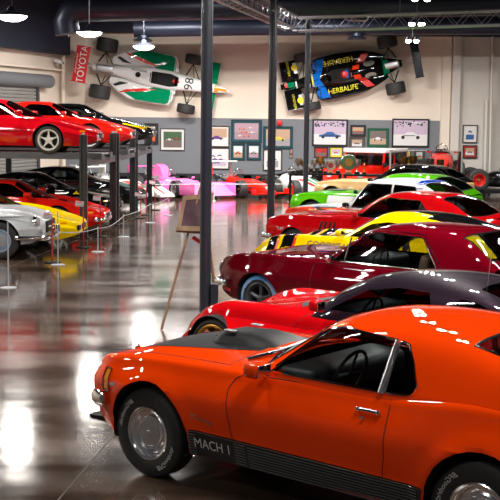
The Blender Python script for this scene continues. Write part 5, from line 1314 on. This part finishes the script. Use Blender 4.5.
s4 = stanchion(123.5, 237, .52, 'short white stanchion before the wedge nose under the nearest lift')
s5 = stanchion(150, 223, .52, 'short white stanchion beyond the second lift')
s6 = stanchion(168, 215.5, .52, 'farthest short white stanchion near the pink race car')
def rope(a, b, sag, label):
    pts = [a.lerp(b, q/14) - Vector((0, 0, sag*4*(q/14)*(1-q/14))) for q in range(15)]
    tag(MB().tube(pts, .007, 6).build('barrier_chain', M_POSTW), label, 'chain', 'barrier chains between the stanchions')
rope(s2 - Vector((0, 0, .35)), s3, .05, 'barrier chain before the golden yellow nose'); rope(s3, s4, .08, 'barrier chain below the wedge nose'); rope(s4, s5, .04, 'barrier chain beyond the second post')
rope(s5, s6, .04, 'farthest barrier chain before the pink race car')
M_PLATEG = mat('sign_grey', srgb(165, 150, 150), rough=.45)
def info_sign(u, v, hgt, label, w=.17):
    p = on_floor(u, v); t = thing('info_stand', label, 'sign stand', p, 0, 'red posted information signs')
    MB().lathe([(.16, 0), (.16, .015), (.03, .03), (.001, .03)], 24).build('base', M_SATIN, t)
    MB().cyl((0, 0, .02), (0, 0, hgt), .014, 10).build('post', M_REDPOLE, t)
    R = Matrix.Rotation(-.9, 3, 'X') @ Matrix.Rotation(.15, 3, 'Z')
    s = MB().box((-.08, 0, hgt+.02), (w, .012, .15), R).build('sign_plate', M_PLATEG, t, 0)
    for k in range(3):
        mb = MB().box((0, -.009, .045-.04*k), (w*.8, .004, .02)); mb.v = [tuple(R @ Vector(q) + Vector((-.08, 0, hgt+.02))) for q in mb.v]; mb.build('text_line', M_REDTEXT if k == 0 else M_STEEL, s, 0)
info_sign(52.3, 262.5, .86, 'red posted information sign before the silver roadster')
info_sign(83.5, 247.5, .90, 'red posted information sign before the golden yellow car')
info_sign(100.5, 236.5, .86, 'red posted information sign before the scarlet wedge car')
info_sign(140.8, 218, .62, 'red posted information sign at the second lift, nearer of a pair')
info_sign(146.2, 215, .80, 'red posted information sign at the second lift, farther of a pair')
info_sign(154.8, 210, .80, 'red posted information sign nearest the pink race car')

# ================================================================ TROPHY TABLE, CASE, OFF-ROADER
def table(x0, x1, y, z, dep, label):
    t = thing('display_table', label, 'table', ((x0+x1)/2, y, 0), 0); L = x1-x0
    MB().box((0, 0, z-.03), (L, dep, .06)).build('table_top', M_SATIN, t, 0)
    for sx in (-1, 1):
        for sy in (-1, 1): MB().box((sx*(L/2-.05), sy*(dep/2-.05), (z-.06)/2), (.07, .07, z-.06)).build('leg', M_SATIN, t, 0)
    MB().box((0, 0, .22), (L-.12, dep-.1, .03)).build('lower_rail', M_SATIN, t, 0)
ta, tb = at_depth(289, 173, 37.4), at_depth(342, 174, 37.4); TZ = ta.z
table(ta.x, tb.x, 37.6, TZ, .6, 'black display table with trophies behind the middle of the green bonnet')
tc, td = at_depth(344, 174, 37.4), at_depth(388, 175, 37.4); table(tc.x, td.x, 37.6, TZ-.02, .6, 'black display table carrying the green plate')
te, tf_ = at_depth(391, 175, 37.4), at_depth(459, 176, 37.4); table(te.x, tf_.x, 37.6, TZ-.04, .6, 'black display table with cups inside the clear case')
M_GT = mat('gold_trophy', srgb(150, 115, 62), rough=.3, metal=.9); M_ST = mat('silver_trophy', srgb(150, 150, 148), rough=.3, metal=.9)
def trophy(u, hgt, kind, label, m, y=37.5, z=None):
    x = at_depth(u, 174, y).x; z = TZ if z is None else z
    t = thing('trophy', label, 'trophy', (x, y, z), 0, 'trophies on the black tables')
    w = hgt*.30
    MB().box((0, 0, hgt*.09), (w*1.1, w*1.1, hgt*.18), bev=.01).build('plinth', M_SATIN if kind != 'plate' else M_WOOD, t)
    if kind == 'cup':
        c = MB().lathe([(w*.35, hgt*.18), (w*.12, hgt*.26), (w*.10, hgt*.42), (w*.3, hgt*.5), (w*.6, hgt*.68), (w*.7, hgt*.97), (w*.66, hgt*.97), (w*.5, hgt*.66), (.001, hgt*.55)], 20).build('cup', m, t)
        for s in (-1, 1): MB().tube([(s*w*.55, 0, hgt*.6), (s*w*.72, 0, hgt*.72), (s*w*.72, 0, hgt*.86), (s*w*.68, 0, hgt*.92)], .012, 6).build('handle', m, c)
    elif kind == 'figure':
        MB().lathe([(w*.3, hgt*.18), (w*.15, hgt*.3), (w*.25, hgt*.45), (w*.12, hgt*.55), (w*.2, hgt*.7), (w*.3, hgt*.8), (w*.12, hgt*.86), (w*.14, hgt*.93), (.001, hgt)], 14).build('figure', m, t)
    else:
        c = MB().lathe([(.001, -.02), (w*1.3, -.02), (w*1.4, 0), (w*1.3, .02), (.001, .02)], 28, 'Y', (0, 0, hgt*.62)).build('plate', m, t)
        MB().lathe([(.001, -.03), (w*.7, -.03), (w*.7, -.02)], 24, 'Y', (0, 0, hgt*.62)).build('plate_emblem', M_GT if m is not M_ST else M_REDLEA, c)
M_PLATE = mat('green_enamel', srgb(46, 74, 46), rough=.4, coat=.5)
L_ = [(293, .35, 'figure', M_ST), (298, .5, 'cup', M_ST), (303, .42, 'cup', M_GT), (308.5, .3, 'figure', M_GT), (314, .45, 'cup', M_ST), (320, .55, 'cup', M_GT), (325.5, .4, 'cup', M_ST), (330.5, .42, 'plate', M_ST), (338, .45, 'cup', M_ST)]
names = ['small silver figure trophy at the left end of the trophy table', 'silver cup next to the left end figure', 'gold cup third from the left on the trophy table', 'small gold figure trophy beside the gold cup', 'silver cup just right of the farthest pole', 'tall gold cup in the middle of the trophy table', 'silver cup right of the tall gold cup', 'silver plate trophy with red centre', 'silver cup at the right end of the first table']
for (u, hh, k, m), n in zip(L_, names): trophy(u, hh, k, n, m)
for (u, hh, k, m), n in zip([(348.5, .62, 'plate', M_PLATE), (357, .5, 'cup', M_ST), (364, .4, 'figure', M_GT)], ['round green plate trophy with pale emblem', 'silver cup right of the green plate', 'gold figure trophy before the red off-roader']): trophy(u, hh, k, n, m, z=TZ-.02)
for (u, hh, k, m), n in zip([(396, .40, 'cup', M_ST), (404, .62, 'cup', M_GT), (412.5, .66, 'cup', M_GT), (421, .46, 'cup', M_ST), (430, .58, 'cup', M_ST), (440, .55, 'cup', M_GT), (448, .46, 'figure', M_GT), (454, .34, 'cup', M_ST)], ['silver cup at the left end of the glass case', 'tall gold cup, left one of two in the case', 'tall gold cup, right one of two in the case', 'squat silver cup in the middle of the case', 'silver cup before the red racing bodywork', 'gold cup before the bare racing engine', 'gold figure at the right of the case', 'small silver cup at the right end of the case']): trophy(u, hh, k, n, m, z=TZ-.04)
x0, x1 = te.x-.02, tf_.x+.02; zt_ = at_depth(420, 149.5, 37.6).z
t = thing('glass_case', 'large clear display case with grey corner posts over the right trophy table', 'display case', ((x0+x1)/2, 37.6, TZ-.04)); hh = zt_-TZ; ww = x1-x0
for nm, c, d in (('pane', (0, -.32, hh/2), (ww, .008, hh)), ('pane', (0, .32, hh/2), (ww, .008, hh)), ('pane', (-ww/2, 0, hh/2), (.008, .63, hh)), ('pane', (ww/2, 0, hh/2), (.008, .63, hh)), ('pane', (0, 0, hh), (ww, .64, .008))): MB().box(c, d).build(nm, M_CLEAR, t, 0)
for sx in (-1, 1): MB().box((sx*(ww/2+.03), -.3, hh/2), (.05, .05, hh)).build('corner_post', M_STEEL, t, 0)

# red off-roader with white roof, seen over the trophy tables
def build_suv():
    p = on_floor(372, 194.5); p = Vector((3.65, 40.85, 0))
    t = thing('off_roader', 'red two door off-roader with white roof behind the trophy tables', 'car', p, D2R(60))
    W_ = .84
    MB().prism([(-.75, .45), (-.75, 1.02), (.75, 1.10), (3.0, 1.10), (3.0, .45)], -W_, W_).build('body', M_RED2, t, 20)
    mb = MB()
    for s in (-1, 1):
        for (a, b) in (((.72, 1.1), (.98, 1.62)), ((1.75, 1.1), (1.75, 1.62)), ((2.95, 1.1), (2.9, 1.62))): mb.tube([(a[0], s*(W_-.03), a[1]), (b[0], s*(W_-.10), b[1])], .035, 8); mb.build('pillar', M_RED2, t); mb = MB()
    MB().box((1.92, 0, 1.63), (2.2, 1.66, .16), bev=.05).build('roof', M_WHITE, t)
    for s in (-1, 1):
        MB().prism([(.80, 1.12), (1.02, 1.60), (1.70, 1.60), (1.70, 1.12)], s*(W_-.06)-.004, s*(W_-.06)+.004).build('side_window', M_SMOKE, t, 0)
        MB().prism([(1.80, 1.12), (1.80, 1.60), (2.86, 1.60), (2.90, 1.12)], s*(W_-.06)-.004, s*(W_-.06)+.004).build('side_window', M_SMOKE, t, 0)
        MB().lathe([(.10, .02), (.10, -.02), (.001, -.03)], 20, 'X', (-.76, s*.6, .82)).build('headlight', M_LENS, t)
        MB().box((.55, s*(W_+.1), 1.15), (.10, .14, .16), bev=.03).build('door_mirror', M_SATIN, t)
    MB().add([(.76, -.74, 1.12), (.76, .74, 1.12), (1.0, .70, 1.60), (1.0, -.70, 1.60)], [(0, 1, 2, 3)]).build('windshield', M_GLASS, t, 0)
    MB().box((-.80, 0, .52), (.12, 1.75, .16), bev=.03).build('front_bumper', M_CHROME, t)
    for ax in (0, 2.35):
        for s in (-1, 1): wheel(t, ax, s*.76, .37, .22, 'dish', s, rr=.21, rimmat=M_CHROME)
build_suv()

# ================================================================ LAMPS
def high_bay(x, y, z, label):
    t = thing('high_bay_lamp', label, 'lamp', (x, y, z), 0, 'round high bay lamps over the aisle')
    MB().lathe([(.35, 0), (.36, .02), (.26, .07), (.12, .12), (.05, .22), (.001, .22)], 32).build('lamp_housing', M_DUCT, t)
    MB().lathe([(.001, -.13), (.15, -.115), (.27, -.07), (.33, -.02), (.34, .0)], 32).build('lamp_lens', M_LAMP, t)
    MB().cyl((0, 0, .2), (0, 0, 8.4-z), .015, 6).build('hanging_rod', M_LIFTS, t)
    l = area_light('lamp_light', (0, 0, -.14), .62, 120, (1, .96, .90)); l.parent = t
def twin_lamp(x, y, z, label, dirz=0):
    t = thing('twin_spot_lamp', label, 'lamp', (x, y, z), dirz, 'twin spot lamps over the right row')
    mb = MB().cyl((0, 0, .12), (0, 0, 8.4-z), .012, 6).tube([(-.15, 0, .12), (.15, 0, .12)], .018, 8); mb.build('hanging_rod', M_LIFTS, t)
    for s in (-1, 1):
        hd = MB().lathe([(.095, 0), (.10, .05), (.06, .13), (.02, .15), (.001, .15)], 24, c=(s*.13, 0, 0)).build('lamp_head', M_DUCT, t)
        MB().lathe([(.001, -.10), (.05, -.085), (.085, -.04), (.09, .004)], 24, c=(s*.13, 0, 0)).build('lamp_lens', M_LAMP, hd)
        l = area_light('lamp_light', (s*.13, 0, -.11), .14, 110, (1, .96, .90)); l.parent = t
for i, (x, y, z, lb) in enumerate([(-5.5, 26.7, 5.0, 'round high bay lamp shining at the top left edge of the view'), (-4.42, 31.6, 5.0, 'round high bay lamp shining in front of the wall above the red sponsor board'), (-3.5, 37.5, 5.0, 'round high bay lamp shining over the green and white wall car'),
    (-6.6, 21.8, 5.0, 'round high bay lamp third from the near end of the left row'), (-7.6, 16.9, 5, 'round high bay lamp second from the near end of the left row'), (-8.6, 12, 5, 'round high bay lamp at the near end of the left row')]):
    high_bay(x, y, z, lb if lb != 'x' else 'round high bay lamp further up the left row')
for i, (x, y, z, lb) in enumerate([(5.15, 37.6, 5.3, 'twin spot lamp hanging low in front of the black wall car tail'), (4.35, 31, 5.3, 'twin spot lamp glowing on the lattice truss'), (3.5, 24.4, 5.3, 'twin spot lamp at the top edge above the truss'),
    (2.7, 17.8, 5.3, 'twin spot lamp above the maroon coupe'), (2.3, 14.0, 5.3, 'twin spot lamp above the plum roofed sports car'), (1.9, 11.2, 5.3, 'twin spot lamp above the orange fastback')]):
    twin_lamp(x, y, z, lb if lb != 'x' else 'twin spot lamp further up the right row')
def strip_lamp(x, y, z, rz, L=2.4, P=260, lb=''):
    t = thing('strip_lamp', 'long ceiling strip lamp ' + lb, 'lamp', (x, y, z), rz, 'long ceiling strip lamps')
    MB().box((0, 0, .04), (L, .16, .08), bev=.02).cyl((-.9, 0, .05), (-.9, 0, 8.36-z), .01, 6).cyl((.9, 0, .05), (.9, 0, 8.36-z), .01, 6).build('lamp_housing', M_WHITEPL, t)
    l = area_light('lamp_light', (0, 0, -.02), L, P, (1, .97, .93), .12); l.parent = t
for (x, y, P, lb) in ((-5, 2, 200, 'left of the nearest pair'), (2.2, 5.5, 230, 'right of the nearest pair'), (-2, 10.5, 230, 'above the nose of the orange fastback'), (-9, 12, 260, 'far left at the near end'), (8, 12, 300, 'far right at the near end'), (-9, 22, 300, 'above the tails of the lifted cars'),
    (8.5, 21, 350, 'above the tail of the red muscle coupe'), (-8.5, 31, 350, 'near the roller door'), (2, 37, 900, 'added to brighten the wall behind the trophy tables'), (8.5, 35, 700, 'added to brighten the pale right wall'), (-3, 37.5, 900, 'added to brighten the wall behind the pink race car'), (-1, 29, 350, 'over the middle of the aisle')):  # the strong strips nearest the back wall are added to brighten it
    strip_lamp(x, y, 6.4, .3, P=P, lb=lb)
